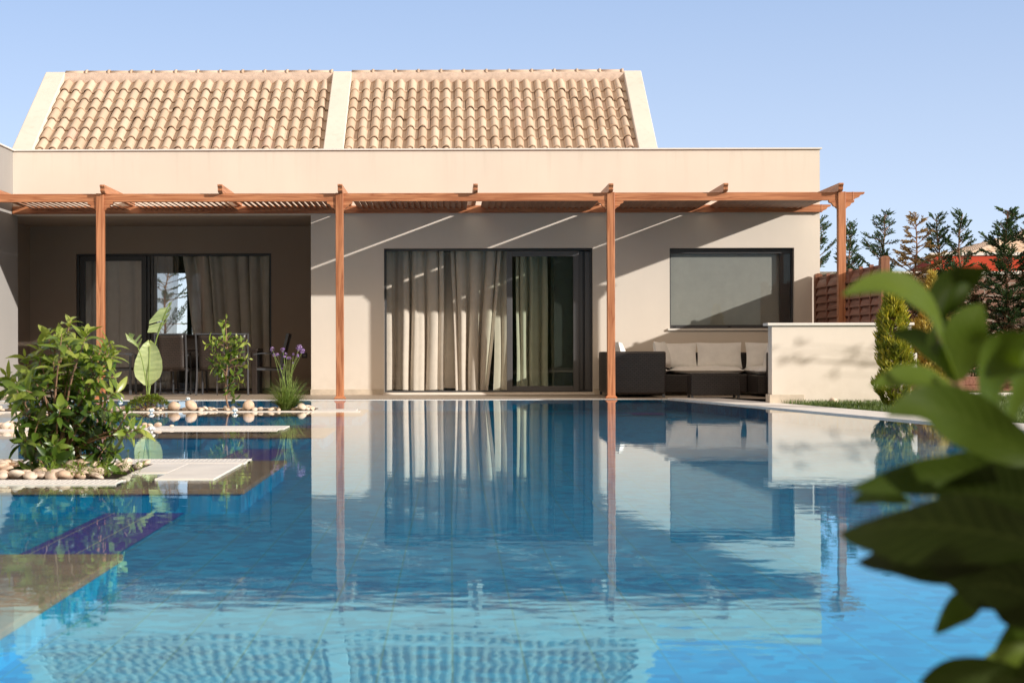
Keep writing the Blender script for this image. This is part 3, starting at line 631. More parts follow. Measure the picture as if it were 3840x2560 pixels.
# ------------------------------------------------------------------ pergola
perg = thing('pergola', (0, DP, 0), 'brown wooden pergola with louvred slats along the poolside front of the villa', 'pergola')
ZBT, ZBB = 2.98, 2.862            # beam top and bottom
PW = .112
def ogee(n=8):                    # stepped scroll profile, 0..1 out, 0..1 down
    pts = [(1,0),(1.0,.10),(.97,.2),(.90,.28),(.80,.30),(.70,.33),(.62,.42),(.56,.55),(.48,.66),(.36,.72),(.25,.76),(.16,.86),(.05,.97),(0,1)]
    return pts
def scroll_end(m, x, z0, z1, y0, y1, L, sgn):
    pts = [(x,y0,z1)]+[(x+sgn*L*u,y0,z1-(z1-z0)*v) for u, v in ogee()]
    if sgn < 0: pts.reverse()
    m.prism(list(reversed(pts)),(0,y1-y0,0))
yb0, yb1 = DP-.03, DP+.05
m = MB(); m.box((XWL+.01,yb0,ZBB),(5.82,yb1,ZBT)); scroll_end(m,5.8205,ZBB,ZBT,yb0,yb1,.17,1); m.box((5.81,yb0-.004,ZBB-.003),(5.83,yb1+.004,ZBT+.003))
m.build('front_beam', M['woodx'], perg, bevel=.004)
m = MB(); ly0 = DW-.075; m.box((XWL+.01,ly0,ZBB),(5.83,DW-.013,ZBT)); scroll_end(m,5.8305,ZBB,ZBT,ly0,DW-.013,.15,1); m.box((5.82,ly0-.004,ZBB-.003),(5.84,DW-.012,ZBT+.003))
m.build('wall_beam', M['woodx'], perg, bevel=.004)
posts = [-5.062,-1.602,2.320,5.657]
for x in posts:
    m = MB(); m.box((x-PW/2,DP-.058,.01),(x+PW/2,DP+.056,ZBT+.004)); po = m.build('post', M['woodz'], perg, bevel=.006)
    m = MB(); a, b = PW/2+.028, PW/2
    for z0, z1, r0, r1 in ((.01,.022,a,a),(.022,.05,a,b+.004)):
        m.add([(x-r0,DP-r0,z0),(x+r0,DP-r0,z0),(x+r0,DP+r0,z0),(x-r0,DP+r0,z0),(x-r1,DP-r1,z1),(x+r1,DP-r1,z1),(x+r1,DP+r1,z1),(x-r1,DP+r1,z1)],[(0,3,2,1),(4,5,6,7),(0,1,5,4),(1,2,6,5),(2,3,7,6),(3,0,4,7)])
    m.build('post_base', M['woodx'], po, bevel=.003)
    for s in (-1, 1):
        m = MB(); prof = [(0,0)]+[(.128*u,-.125*v) for u, v in ogee()]
        pts = [(x+s*(PW/2+u), DP-.034, ZBB-.001+zv) for u, zv in prof]
        if s < 0: pts.reverse()
        m.prism(list(reversed(pts)),(0,.075,0)); m.build('bracket', M['woodx'], po, bevel=.003)
rafters = [-6.70,-5.0,-3.31,-1.585,.363,2.31,3.96,5.615]
for x in rafters:
    m = MB(); y0, y1 = DP-.17, DW-.001; hh = .116; z0 = ZBT+.001
    pr = [(y1,z0),(y1,z0+hh),(y0-.02,z0+hh),(y0-.035,z0+hh*.92),(y0-.035,z0+hh*.80),(y0-.022,z0+hh*.70),(y0-.002,z0+hh*.58),(y0+.004,z0+hh*.42),(y0-.002,z0+hh*.28),(y0+.012,z0+hh*.14),(y0+.03,z0+hh*.08),(y0+.045,z0)]
    m.prism([(x-.033,a,b) for a, b in pr],(.066,0,0)); m.build('rafter', M['woody'], perg, bevel=.003)
rg = random.Random(2)
for a, b in zip(rafters[:-1], rafters[1:]):
    m = MB(); x = a+.17; th = R(25); zc = 2.946
    while x < b-.075:
        dxx, dzz = .057*math.cos(th), .057*math.sin(th); t = .006
        nx_, nz_ = math.sin(th)*t, math.cos(th)*t; y0, y1 = yb1+.002, ly0-.002
        pts = [(x+dxx+nx_,y0,zc-dzz+nz_),(x-dxx+nx_,y0,zc+dzz+nz_),(x-dxx-nx_,y0,zc+dzz-nz_),(x+dxx-nx_,y0,zc-dzz-nz_)]
        m.prism(list(reversed(pts)),(0,y1-y0,0)); x += .09
    m.build('louvre_slats', M['slat'], perg)

# ------------------------------------------------------------------ low wall and fence
LY = 22.3; LX0, LX1 = 4.195, 6.02; LZ = 1.02
lw = thing('garden_wall', (5.1, LY, 0), 'low cream rendered garden wall with a pale stone cap beside the pool', 'garden wall')
boxes('wall', M['wall'], lw, [((LX0,LY,0),(LX1,LY+.26,LZ))], bevel=.004)
boxes('stone_cap', M['coping'], lw, [((LX0-.06,LY-.04,LZ+.001),(LX1+.03,LY+.30,LZ+.036))], bevel=.005)
boxes('plinth', M['travertine'], lw, [((LX0-.03,LY-.014,0),(LX0+.42,LY-.001,.12))], bevel=.003); boxes('plinth', M['travertine'], lw, [((LX0-.03,LY,0),(LX0-.001,LY+.27,.12))], bevel=.003)
ub = thing('meter_box', (LX1+.06, LY+.35, .55), 'small white utility box on the end of the low garden wall', 'utility box')
boxes('box_body', M['white'], ub, [((LX1+.005,LY+.05,.42),(LX1+.09,LY+.24,.66))], bevel=.008)
boxes('box_lid', M['coping'], ub, [((LX1+.012,LY+.038,.44),(LX1+.082,LY+.049,.64))], bevel=.004)
fen = thing('privacy_fence', (5.75, 24.7, 0), 'brown wooden privacy fence of overlapping boards behind the low garden wall', 'fence')
FX = 5.76
def fpost(y, zt, w=.115):
    m = MB(); m.box((FX-w/2,y-w/2,0),(FX+w/2,y+w/2,zt)); o = m.build('post', M['fpost'], fen, bevel=.008)
    m = MB(); pts = [(FX-w/2,y-w/2,zt)]+[(FX-w/2*math.cos(math.pi*k/8),y-w/2,zt+.012+.035*math.sin(math.pi*k/8)) for k in range(9)]+[(FX+w/2,y-w/2,zt)]
    m.prism(list(reversed(pts)),(0,w,0)); m.build('cap', M['fpost'], o, smooth=False)
fpost(26.75,1.85); fpost(22.66,1.90,.122)
ybat = [26.69,25.85,24.66,23.93,23.3,22.73]
ybat = [26.69] + [22.73+(26.69-22.73)*k for k in (.80,.60,.435,.275,.125)] + [22.73]
for a, b in zip(ybat[:-1], ybat[1:]):
    m = MB(); z = .12; hb = .118
    for k in range(15):
        rows = []
        for i in range(9):
            u = i/8; yy = a-.012+(b+.012-(a-.012))*u; bulge = .022*math.sin(math.pi*u)**.5 if 0 < u < 1 else 0
            rows.append([Vector((FX-.004-bulge-o_, yy, z+zz)) for o_, zz in ((.0,.0),(.046,.0),(.044,.015),(.030,.06),(.006,hb),(.0,hb+.01))])
        m.grid(rows); z += hb
        if z+hb > 1.86: break
    m.build('board_panel', M['fence'], fen, smooth=True)
    boxes('batten', M['fence'], fen, [((FX-.058,b-.014,.1),(FX-.002,b+.014,1.86))], bevel=.003)
boxes('back_board', M['fence'], fen, [((FX+.004,22.73,.1),(FX+.018,26.69,1.84))])

# ------------------------------------------------------------------ sofa set
def wick(name, par, lst, **k): return boxes(name, M['wicker'], par, lst, **k)
sofa = thing('corner_sofa', (3.6, 26.0, 0), 'black wicker U-shaped corner sofa with off-white seat cushions under the window', 'sofa')
SB = .06
wick('arm_panel', sofa, [((2.32,25.0,SB),(3.155,25.13,.685))], bevel=.025)
wick('side_backrest', sofa, [((2.32,25.132,SB),(2.45,26.74,.68))], bevel=.02)
wick('seat_base', sofa, [((2.452,25.14,SB),(3.10,26.0,.33)), ((2.452,26.001,SB),(4.52,26.60,.33)), ((4.522,25.14,SB),(5.12,26.6,.33))], bevel=.012)
wick('backrest', sofa, [((2.452,26.602,SB),(5.25,26.74,.665))], bevel=.02)
wick('side_backrest', sofa, [((5.122,25.14,SB),(5.25,26.60,.665))], bevel=.02)
wick('arm_panel', sofa, [((4.64,25.0,SB),(5.25,25.138,.665))], bevel=.02)
for x, y in ((2.35,25.02),(3.12,25.02),(2.35,26.7),(5.2,26.7),(5.2,25.04),(4.68,25.04)):
    boxes('foot', M['steel'], sofa, [((x-.02,y-.018,.01),(x+.02,y+.022,SB))])
def pillow(m, c, w, h, d, rot, plump=1.0, seed=0):
    # soft cushion: w along local x, h along local z, thickness d along local y
    rg = random.Random(seed); n = 12; rowsF = []; rowsB = []
    for j in range(n+1):
        rf, rb = [], []
        for i in range(n+1):
            u = i/n*2-1; v = j/n*2-1
            e = max(0, (1-abs(u)**3.2)*(1-abs(v)**3.2))**.42
            pin = 1-.035*(1-abs(v)**2)*(abs(u) > .99) - .0
            uu = u*(1-.05*(1-v*v)*abs(u)**4); vv = v*(1-.06*(1-u*u)*abs(v)**4)
            wr = noise.noise(Vector((u*2.2+seed, v*2.2, seed*1.7)))*.10*d*(1 if e > .2 else .3)
            for sgn, row in ((-1, rf), (1, rb)):
                p = rot @ Vector((uu*w/2, sgn*(d/2*e*plump)+wr, vv*h/2)); row.append(Vector(c)+p)
        rowsF.append(rf); rowsB.append([*rb])
    m.grid(rowsF); m.grid([list(reversed(r)) for r in rowsB])
def rotm(rx=0, ry=0, rz_=0): return (Matrix.Rotation(rz_,3,'Z') @ Matrix.Rotation(ry,3,'Y') @ Matrix.Rotation(rx,3,'X'))
k = 0
for (a, b) in (((2.46,25.99),(3.34,26.60)), ((3.35,25.99),(4.50,26.60)), ((4.53,25.9),(5.11,26.60)), ((4.53,25.16),(5.11,25.89)), ((2.46,25.14),(3.09,25.98))):
    m = MB(); w_, d_ = b[0]-a[0], b[1]-a[1]
    pillow(m, ((a[0]+b[0])/2,(a[1]+b[1])/2,.39), w_*1.0, d_*1.0, .135, rotm(R(90)), 1, k); k += 1
    m.build('seat_cushion', M['cushion'], sofa, smooth=True)
def cushion(c, w_, h, d, rot, label, seed):
    t = MB(); t.off = Vector(c); pillow(t, c, w_, h, d, rot, 1, seed)
    o = t.build('back_cushion', M['cushion'], None, smooth=True); tag(o, label, 'cushion', 'off-white cushions on the corner sofa')
def sxp(px, d): return (px-XV)/F*d
cushion((sxp(2540,26.38),26.38,.62),.60,.40,.17,rotm(R(-12)),'off-white back cushion behind the round leaning pillow, left of centre',51)
cushion((sxp(2697,26.38),26.38,.62),.70,.41,.17,rotm(R(-12)),'wide off-white back cushion in the middle of the sofa back',52)
cushion((sxp(2880,26.38),26.38,.62),.70,.41,.17,rotm(R(-12)),'off-white back cushion at the right corner, partly behind the low wall',53)
cushion((sxp(2483,25.72),25.72,.63),.42,.42,.16,rotm(R(-14),0,R(62)),'round-edged off-white pillow leaning on end beside the sofa arm panel',54)
cushion((sxp(2322,25.95),25.85,.62),.50,.44,.18,rotm(R(-12),0,R(90)),'off-white pillow showing above the left sofa side behind the wooden post',55)
cushion((sxp(2891,25.75),25.6,.60),.48,.42,.17,rotm(R(-14),0,R(-80)),'off-white pillow on the right sofa wing, cut off by the garden wall',56)
ct = thing('coffee_table', (3.81, 24.8, 0), 'low black wicker coffee table in front of the corner sofa', 'coffee table')
wick('table_body', ct, [((3.46,24.58,.05),(4.165,24.98,.352))], bevel=.012)
wick('table_top', ct, [((3.452,24.572,.353),(4.173,24.988,.368))], bevel=.005)
for x in (3.48,4.145):
    for y in (24.60,24.96): boxes('leg', M['steel'], ct, [((x-.018,y-.018,.01),(x+.018,y+.018,.05))])

# ------------------------------------------------------------------ dining set in the porch
dt = thing('dining_table', (-4.0, 27.75, 0), 'dark wicker dining table in the shaded porch', 'table')
boxes('table_top', M['wickerb'], dt, [((-4.95,27.35,.70),(-3.10,28.2,.745))], bevel=.006)
for x in (-4.90,-3.15):
    for y in (27.40,28.15): boxes('leg', M['wickerb'], dt, [((x-.04,y-.04,.01),(x+.04,y+.04,.70))], bevel=.004)
def make_chair(name, label):
    c = thing(name, (0,0,0), label, 'chair', 'wicker dining chairs around the porch table')   # faces +Y, back at -Y
    W_ = .46
    m = MB()
    for j in range(1):
        rows = []
        for i in range(9):
            t = i/8; zz = .40+.57*t; yy = -.21-.10*t+.02*math.sin(t*3)
            rows.append([Vector((-W_/2+.025+(W_-.05)*q/6, yy+.015*math.cos((q/6-.5)*math.pi), zz)) for q in range(7)])
        m.grid(rows)
    m.build('backrest', M['wickerb'], c, smooth=True, solid=.028)
    m = MB(); rows = []
    for i in range(8):
        t = i/7; rows.append([Vector((-W_/2+.02+(W_-.04)*q/6, -.21+.43*t, .42+.015*t-.02*math.sin(q/6*math.pi))) for q in range(7)])
    m.grid(rows); m.build('seat', M['wickerb'], c, smooth=True, solid=.03)
    for s in (-1,1):
        x = s*(W_/2+.012)
        m = MB(); m.bar((x,.22,.01),(x,.22,.645),.022,.04,(0,1,0)); m.build('front_leg', M['steel'], c, bevel=.003)
        m = MB()
        pts = [(x,-.30,.01),(x,-.235,.2),(x,-.20,.42),(x,-.22,.62),(x,-.31,.975)]
        for a, b in zip(pts[:-1], pts[1:]): m.bar(a,(Vector(b)+(Vector(b)-Vector(a))*.02),.022,.042,(0,1,0))
        m.build('rear_leg', M['steel'], c)
        m = MB(); pp = [(x,-.235,.63),(x,-.05,.662),(x,.12,.668),(x,.24,.645)]
        for a, b in zip(pp[:-1], pp[1:]): m.bar(a,b,.04,.018)
        m.build('armrest', M['steel'], c)
        m = MB(); m.bar((x,-.2,.40),(x,.22,.415),.02,.035); m.build('side_rail', M['steel'], c)
    m = MB(); m.bar((-W_/2,-.31,.972),(W_/2,-.31,.972),.024,.022); m.build('top_rail', M['steel'], c)
    return c
ch = make_chair('dining_chair', 'wicker dining chair with its back to the pool, behind the strelitzia leaf')
spots = [(wx(648,27.0),27.05,0,None),(wx(803,27.0),27.08,R(-3),'wicker dining chair with its back to the pool, behind the small sapling'),
         (wx(868,27.1),27.22,R(8),'wicker dining chair nearest the right table leg, half behind the sapling'),
         (wx(712,28.4),28.40,R(180),'wicker dining chair facing the pool from behind the table'),
         (wx(447,27.6),27.62,R(-90),'wicker dining chair seen side-on at the left end of the table'),
         (wx(1012,27.6),27.62,R(90),'wicker dining chair seen side-on at the right end of the table')]
for i, (x, y, a, lb) in enumerate(spots):
    c = ch if i == 0 else copy_tree(ch)
    c.location = (x, y, 0); c.rotation_euler = (0, 0, a)
    if lb: c['label'] = lb
# deck nozzles along the channels
nz0 = None
for i, (px, d, lb) in enumerate([(451,24.30,'white water nozzle at the far channel edge, left of the strelitzia'),(704,24.30,'white water nozzle at the far channel edge, right of the strelitzia'),(567,19.68,'white water nozzle on the pool edge below the green groundcover'),(880,19.68,'white water nozzle on the pool edge below the sapling'),(127,15.1,'white water nozzle behind the left side of the big laurel bush'),(567,15.05,'white water nozzle on the pool edge right of the big laurel bush')]):
    if nz0 is None:
        nz0 = thing('water_nozzle', (0,0,0), lb, 'water nozzle', 'white water nozzles along the pool channels')
        m = MB(); m.tube([(0,0,-.03),(0,0,.012)],.014,8); m.build('stem', M['white'], nz0, smooth=True)
        m = MB()
        for q in range(7):
            a = q/7*6.283; m.tube([(.012*math.cos(a),.012*math.sin(a),.008),(.026*math.cos(a),.026*math.sin(a),.022),(.014*math.cos(a),.014*math.sin(a),.042)],[.008,.013,.006],6)
        m.tube([(0,0,.01),(0,0,.046)],[.018,.012],8); m.build('rosette', M['white'], nz0, smooth=True); c = nz0
    else: c = copy_tree(nz0); c['label'] = lb
    c.location = ((px-XV)/F*d, d, .006)

# ------------------------------------------------------------------ pebbles
def stone_mesh(seed):
    import bmesh
    bm = bmesh.new(); bmesh.ops.create_icosphere(bm, subdivisions=2, radius=.5)
    for v in bm.verts:
        n_ = noise.noise(v.co*1.6+Vector((seed*3.1,seed,0)))*.16+noise.noise(v.co*3.5+Vector((seed,0,seed*2)))*.05; v.co *= 1+n_
    me = bpy.data.meshes.new('pebble'); bm.to_mesh(me); bm.free(); me.materials.append(M['pebble'])
    me.polygons.foreach_set('use_smooth', [True]*len(me.polygons)); return me
stones = [stone_mesh(i) for i in range(8)]
def pebble(p, s, rg, label, grp, flat=.62, rot=None):
    o = bpy.data.objects.new('pebble', rg.choice(stones)); COL.objects.link(o); o.location = p
    o.scale = (s*rg.uniform(.9,1.35), s*rg.uniform(.85,1.1), s*flat*rg.uniform(.8,1.15)); o.rotation_euler = rot or (rg.uniform(-.5,.5), rg.uniform(-.5,.5), rg.uniform(0,6.28))
    tag(o, label, 'pebble', grp); return o
rg = random.Random(77)
L3 = 'rounded cream pebble in the planting bed around the big laurel bush'; G3 = 'pebbles in the near planting bed'
spots_ = []
def scatter(n, x0, x1, y0, y1, smin, smax, z, lab, grp, tries=40, dens=.62, skip=None):
    c = 0
    for _ in range(n*tries):
        if c >= n: break
        x, y, s = rg.uniform(x0,x1), rg.uniform(y0,y1), rg.uniform(smin,smax)
        if skip and skip(x, y): continue
        if any((x-a)**2+(y-b)**2 < ((s+q)*.5*dens*1.25)**2 for a, b, q in spots_): continue
        spots_.append((x,y,s)); pebble((x,y,z+s*.28), s, rg, lab, grp); c += 1
scatter(78,-2.95,-1.98,9.50,9.95,.055,.105,.0,L3,G3)
scatter(44,-2.95,-1.9,9.95,10.72,.055,.095,.0,L3,G3)
for _ in range(18):
    x, y = rg.uniform(-2.9,-2.05), rg.uniform(9.62,10.3); pebble((x,y,.065), rg.uniform(.06,.10), rg, L3, G3)
L1 = 'cream river pebble in the far bed between strelitzia, sapling and flowering clump'; G1 = 'pebbles in the far planting bed'
scatter(102,-5.6,-1.62,20.05,20.5,.05,.09,.0,L1,G1)
scatter(30,-5.6,-1.55,20.5,20.95,.05,.09,.0,L1,G1)
pebble((wx(932,20.1),20.1,.07),.125,rg,'large round tan pebble standing right of the sapling stem',G1,1.05,(0,.1,.4))
pebble((wx(716,20.1),20.1,.07),.12,rg,'pointed pale pebble standing between groundcover and sapling',G1,1.15,(.2,.5,.4))
pebble((wx(652,20.1),20.1,.06),.115,rg,'big pale round pebble right beside the green groundcover',G1,.95)
pebble((wx(1132,20.1),20.1,.05),.105,rg,'round cream pebble at the right foot of the flowering clump',G1,.8)
for px, s in ((25,.12),(60,.13),(75,.16),(15,.1),(585,.07),(560,.06),(40,.1),(540,.07)):
    pebble((wx(px,15.75),15.7+rg.uniform(-.1,.15),.03),s,rg,'tan pebble lying on the narrow slab strip behind the laurel bush','pebbles on the middle pool strip',.6)
pebble((wx(643,15.7),15.7,.025),.05,rg,'tiny dark pebble on the middle white slab strip','pebbles on the middle pool strip',.5)
pebble((4.95,22.05,.04),.13,rg,'pale stone half hidden in the grass at the foot of the low garden wall','stones in the lawn',.8)

# ------------------------------------------------------------------ plants
def catmull(pts, n):
    pts = [Vector(p) for p in pts]; pts = [2*pts[0]-pts[1]]+pts+[2*pts[-1]-pts[-2]]; out = []
    segs = len(pts)-3
    for i in range(n+1):
        t = i/n*segs; k = min(int(t), segs-1); u = t-k; a, b, c, d = pts[k:k+4]
        out.append(.5*((2*b)+(c-a)*u+(2*a-5*b+4*c-d)*u*u+(3*b-a-3*c+d)*u**3))
    return out
def whorl(m, tip, d, n, L, W, rg, bright):
    d = Vector(d).normalized(); o1 = d.orthogonal().normalized(); o2 = d.cross(o1); ph = rg.uniform(0,6.28)
    for i in range(n):
        a = ph+i*2.4; el = .25+.75*(i/n)
        out = (o1*math.cos(a)+o2*math.sin(a)); dr = (d*(1.25-el*1.15)+out*(.35+.75*el)).normalized()
        base = tip-d*(.055*(i/n)*L/.08)*1.3
        m.k = max(0, min(1, bright+rg.uniform(-.28,.28)+(.18 if i < n*.35 else 0)))
        l = L*rg.uniform(.65,1.15)*(.55 if i < 2 else 1)
        m.leaf(base, dr, d+out*-.2, l, l*W*rg.uniform(.85,1.15), .35, rg.uniform(.05,.75), 5)
def shrub(name, label, base, tips, L, W, seed, stem_r, grp=None, nl=9, fork=None, sides=(.72,.5)):
    rg = random.Random(seed); s = thing(name, base, label, 'shrub', grp); st = MB(); fo = MB(); B = Vector(base)
    for (tx, ty, tz, br) in tips:
        tip = Vector((tx,ty,tz)); start = B+Vector((rg.uniform(-.05,.05),rg.uniform(-.04,.04),0)) if not fork else fork(tip)
        mid = (start*.45+tip*.55); mid += Vector((rg.uniform(-.03,.03),rg.uniform(-.03,.03),.03)); mid.x += (start.x-mid.x)*.25
        pts = catmull([start,mid,tip],8); st.tube(pts,[stem_r*(1-.75*i/8) for i in range(9)],5)
        whorl(fo, tip, pts[-1]-pts[-2], nl, L, W, rg, br)
        for f in sides:
            if rg.random() < .85:
                i = int(f*8); pp = pts[i]; dd = (pts[i+1]-pts[i]).normalized()
                side = dd.cross(Vector((rg.uniform(-1,1),rg.uniform(-1,1),rg.uniform(-.3,.5)))).normalized(); ln = L*rg.uniform(.5,1.5)
                t2 = pp+(side+dd*.7).normalized()*ln; st.tube([pp,(pp+t2)/2+Vector((0,0,-.005)),t2],[stem_r*.5,stem_r*.4,stem_r*.3],4)
                whorl(fo, t2, (side+dd*.9), nl-2, L, W, rg, br-.2)
    st.build('stems', M['twig'], s, smooth=True); fo.build('foliage', M['leaf'], s, smooth=True); return s
# big laurel bush in the near bed
rg = random.Random(9); D0 = 10.05; bs = P(205,1770,D0); bs.z = .01
outline = [(265,1195,.95),(180,1240,.9),(330,1235,.85),(150,1285,.85),(230,1275,.9),(300,1270,.9),(390,1290,.9),(95,1330,.75),(430,1320,.8),(25,1400,.85),(60,1420,.7),(110,1390,.7),
           (440,1460,.8),(330,1330,.8),(200,1345,.75),(270,1345,.8),(150,1410,.6),(380,1390,.65),(70,1500,.7),(120,1470,.5),(300,1420,.55),(230,1430,.5),(400,1520,.5),(180,1500,.45),(340,1500,.4),
           (480,1590,.6),(530,1600,.65),(440,1610,.5),(120,1580,.5),(200,1580,.45),(280,1570,.4),(350,1590,.4),(90,1640,.45),(130,1690,.35),(200,1660,.35),(290,1660,.3),(380,1660,.35),(430,1690,.4),(250,1720,.35),(330,1720,.3),(180,1720,.3),(400,1730,.3)]
tips = []
for px, py, br in outline:
    dd = D0+rg.uniform(-.28,.28); p = P(px,py,dd); tips.append((p.x,p.y,max(.06,p.z),br))
    if rg.random() < .5:
        p = P(px+rg.uniform(-45,45),py+rg.uniform(-20,60),D0+rg.uniform(-.35,.35)); tips.append((p.x,p.y,max(.05,p.z),br-.2))
shrub('laurel_bush','large dense dark green laurel bush growing from pebbles in the near pool bed',tuple(bs),tips,.125,.34,4,.010,None,11,None,(.75,))
# sapling
D1 = 20.3; b1 = P(858,1535,D1); b1.z = .01
trunk = [b1, P(848,1490,D1), P(847,1420,D1), P(853,1340,D1), P(848,1225,D1)]
tcm = catmull(trunk,24)
def sfork(tip):
    c = [p for p in tcm if p.z < tip.z-.03] or [tcm[8]]
    return min(c, key=lambda p: (p-tip).length+.0)
tp = []
for px, py, br in [(846,1222,.85),(800,1270,.85),(775,1285,.8),(900,1275,.8),(925,1280,.85),(830,1280,.8),(870,1290,.7),(800,1325,.6),(885,1320,.7),(845,1330,.6),(905,1345,.7),(820,1360,.5),(880,1360,.5),(935,1340,.75),(790,1375,.6),(920,1370,.6),(815,1395,.5),(900,1400,.55),(910,1430,.6),(830,1420,.5),(880,1450,.5),(870,1470,.4),(835,1345,.5),(860,1300,.75)]:
    p = P(px,py,D1+rg.uniform(-.12,.12)); tp.append((p.x,p.y,p.z,br))
sp = shrub('laurel_sapling','small young laurel with a bare reddish stem in the far pebble bed',tuple(b1),tp,.135,.38,14,.006,None,6,sfork,(.6,))
m = MB(); m.tube(tcm,[.013*(1-.6*i/24) for i in range(25)],7); m.build('trunk', M['twig'], sp, smooth=True)
# strelitzia
D2 = 20.35; b2 = P(550,1520,D2); b2.z = .02
st = thing('strelitzia', b2, 'pale green strelitzia plant with one big upright oval leaf in the far bed', 'plant')
def bigleaf(mid, widths, side, name, tear=None, k0=.75, nx=10, yb=0):
    m = MB(); mp = catmull(mid, 22); rows = []
    for i, p in enumerate(mp):
        t = i/22; j = t*(len(widths)-1); q = min(int(j), len(widths)-2); u = j-q; wl = widths[q][0]*(1-u)+widths[q+1][0]*u; wr = widths[q][1]*(1-u)+widths[q+1][1]*u
        row = []
        for a in range(-nx, nx+1):
            f = a/nx; wv = (wl if f < 0 else wr)*abs(f); rip = .004*math.sin(i*2.9+f*2)*abs(f)
            row.append(p+Vector(side).normalized()*(math.copysign(wv, f))+Vector((0,-.03*abs(f)**1.5+rip+yb*f,.02*abs(f))))
        rows.append(row)
    for i in range(22):
        m.k = k0+rg.uniform(-.1,.1)
        for a in range(2*nx):
            if tear and tear(i/22, (a+.5)/nx-1): continue
            r0, r1 = rows[i], rows[i+1]; m.add([r0[a],r0[a+1],r1[a+1],r1[a]],[(0,1,2,3)])
    return m.build(name, M['banana'], st, smooth=True)
S2 = D2/F
mid = [P(555,1442,D2),P(558,1400,D2),P(559,1350,D2-.02),P(561,1300,D2-.01),P(562,1274,D2+.02)]
bigleaf(mid,[(.05,.05),(48*S2,44*S2),(57*S2,52*S2),(50*S2,50*S2),(37*S2,38*S2),(22*S2,22*S2),(.01,.01)],(1,0,0),'big_leaf',None,.85)
mid = [P(593,1245,D2+.1),P(605,1215,D2+.1),P(622,1170,D2+.1),P(637,1128,D2+.1)]
def tr1(t, f): return f > 0.12 and (math.sin(t*34) > .55) or f > .75 and math.sin(t*34) > -.2 or (f < 0 and .42 < t < .50) or (f < -.1 and t > .86)
bigleaf(mid,[(.01,.01),(50*S2,20*S2),(52*S2,26*S2),(62*S2,24*S2),(40*S2,20*S2),(10*S2,10*S2)],(1,0,.42),'torn_leaf',tr1,.55)
mid = [P(522,1302,D2-.1),P(512,1285,D2-.1),P(500,1268,D2-.1),P(474,1245,D2-.1)]
def tr2(t, f): return math.sin(t*22) > .3 and f > .1
bigleaf(mid,[(.005,.01),(8*S2,26*S2),(14*S2,34*S2),(20*S2,14*S2),(3*S2,2*S2)],(.75,0,.65),'torn_leaf',tr2,.5)
m = MB()
for pts, r in (([b2,P(556,1470,D2),P(557,1400,D2-.02),P(561,1290,D2-.02)],.011),([b2,P(548,1440,D2-.1),P(532,1340,D2-.12),P(510,1285,D2-.1),P(480,1250,D2-.1)],.009),([b2,P(570,1380,D2+.1),P(583,1280,D2+.1),P(605,1215,D2+.09),P(637,1128,D2+.1)],.011)):
    c = catmull(pts,16); m.tube(c,[r*(1-.55*i/16) for i in range(17)],6)
m.build('leaf_stalk', M['greenstem'], st, smooth=True)
m = MB()
for px, py, k in ((560,1478,.0),(575,1472,.05),(582,1485,.0)):
    p = P(px,py+14,D2-.05); m.k = k; m.leaf(p,(rg.uniform(-.3,.6),-.2,.6),(0,-1,.3),.10,.09,.2,1.0,5)
m.build('old_leaf', M['fgleaf'], st, smooth=True)
# groundcover cushion under it
gc = thing('groundcover_plant', (P(557,1520,20.2).x,20.2,0), 'low mound of small bright green leaves around the strelitzia foot', 'groundcover')
m = MB(); st_ = MB(); rg = random.Random(33)
for i in range(330):
    a = rg.uniform(0,6.283); r = math.sqrt(rg.random()); x = gc.location.x+.25*r*math.cos(a); y = 20.2+.22*r*math.sin(a); z = .02+.155*(1-r*r)**.5*rg.uniform(.65,1.1)
    m.k = rg.uniform(.45,1); dr = Vector((math.cos(a)*r+rg.uniform(-.5,.5),math.sin(a)*r+rg.uniform(-.5,.5),.55))
    for q in range(3):
        m.leaf((x,y,z),dr+Vector((rg.uniform(-.8,.8),rg.uniform(-.8,.8),rg.uniform(-.2,.4))),(0,0,1),rg.uniform(.035,.055),.022,.3,.5,3)
    if i % 6 == 0: st_.tube([(gc.location.x,20.2,.0),(x,y,z)],.002,4)
m.build('foliage', M['leaf'], gc, smooth=True); st_.build('stems', M['twig'], gc)
# flowering clump
D3 = 20.2; b3 = P(1075,1535,D3); b3.z = .01
fc = thing('flowering_clump', b3, 'grassy clump with tall stems of mauve flowers at the right end of the far bed', 'plant')
m = MB(); rg = random.Random(12)
for i in range(640):
    a = rg.uniform(0,6.283); sp_ = rg.random()**.5; L = rg.uniform(.26,.47); base = b3+Vector((rg.uniform(-.06,.06),rg.uniform(-.05,.05),0))
    o = Vector((math.cos(a),math.sin(a)*.7,0)); lean = sp_; m.k = rg.uniform(.1,1); rows = []; p = base.copy(); an = .12+lean*.78; n = 6
    for j in range(n+1):
        t = j/n; sd = o.cross(Vector((0,0,1)))*.0075*(1-t*.85); rows.append([p-sd,p+sd]); p = p+(o*math.sin(an)+Vector((0,0,1))*math.cos(an))*L/n; an += .17*lean+.02
    m.grid(rows)
m.build('blades', M['blade'], fc, smooth=True)
ms = MB(); mf = MB()
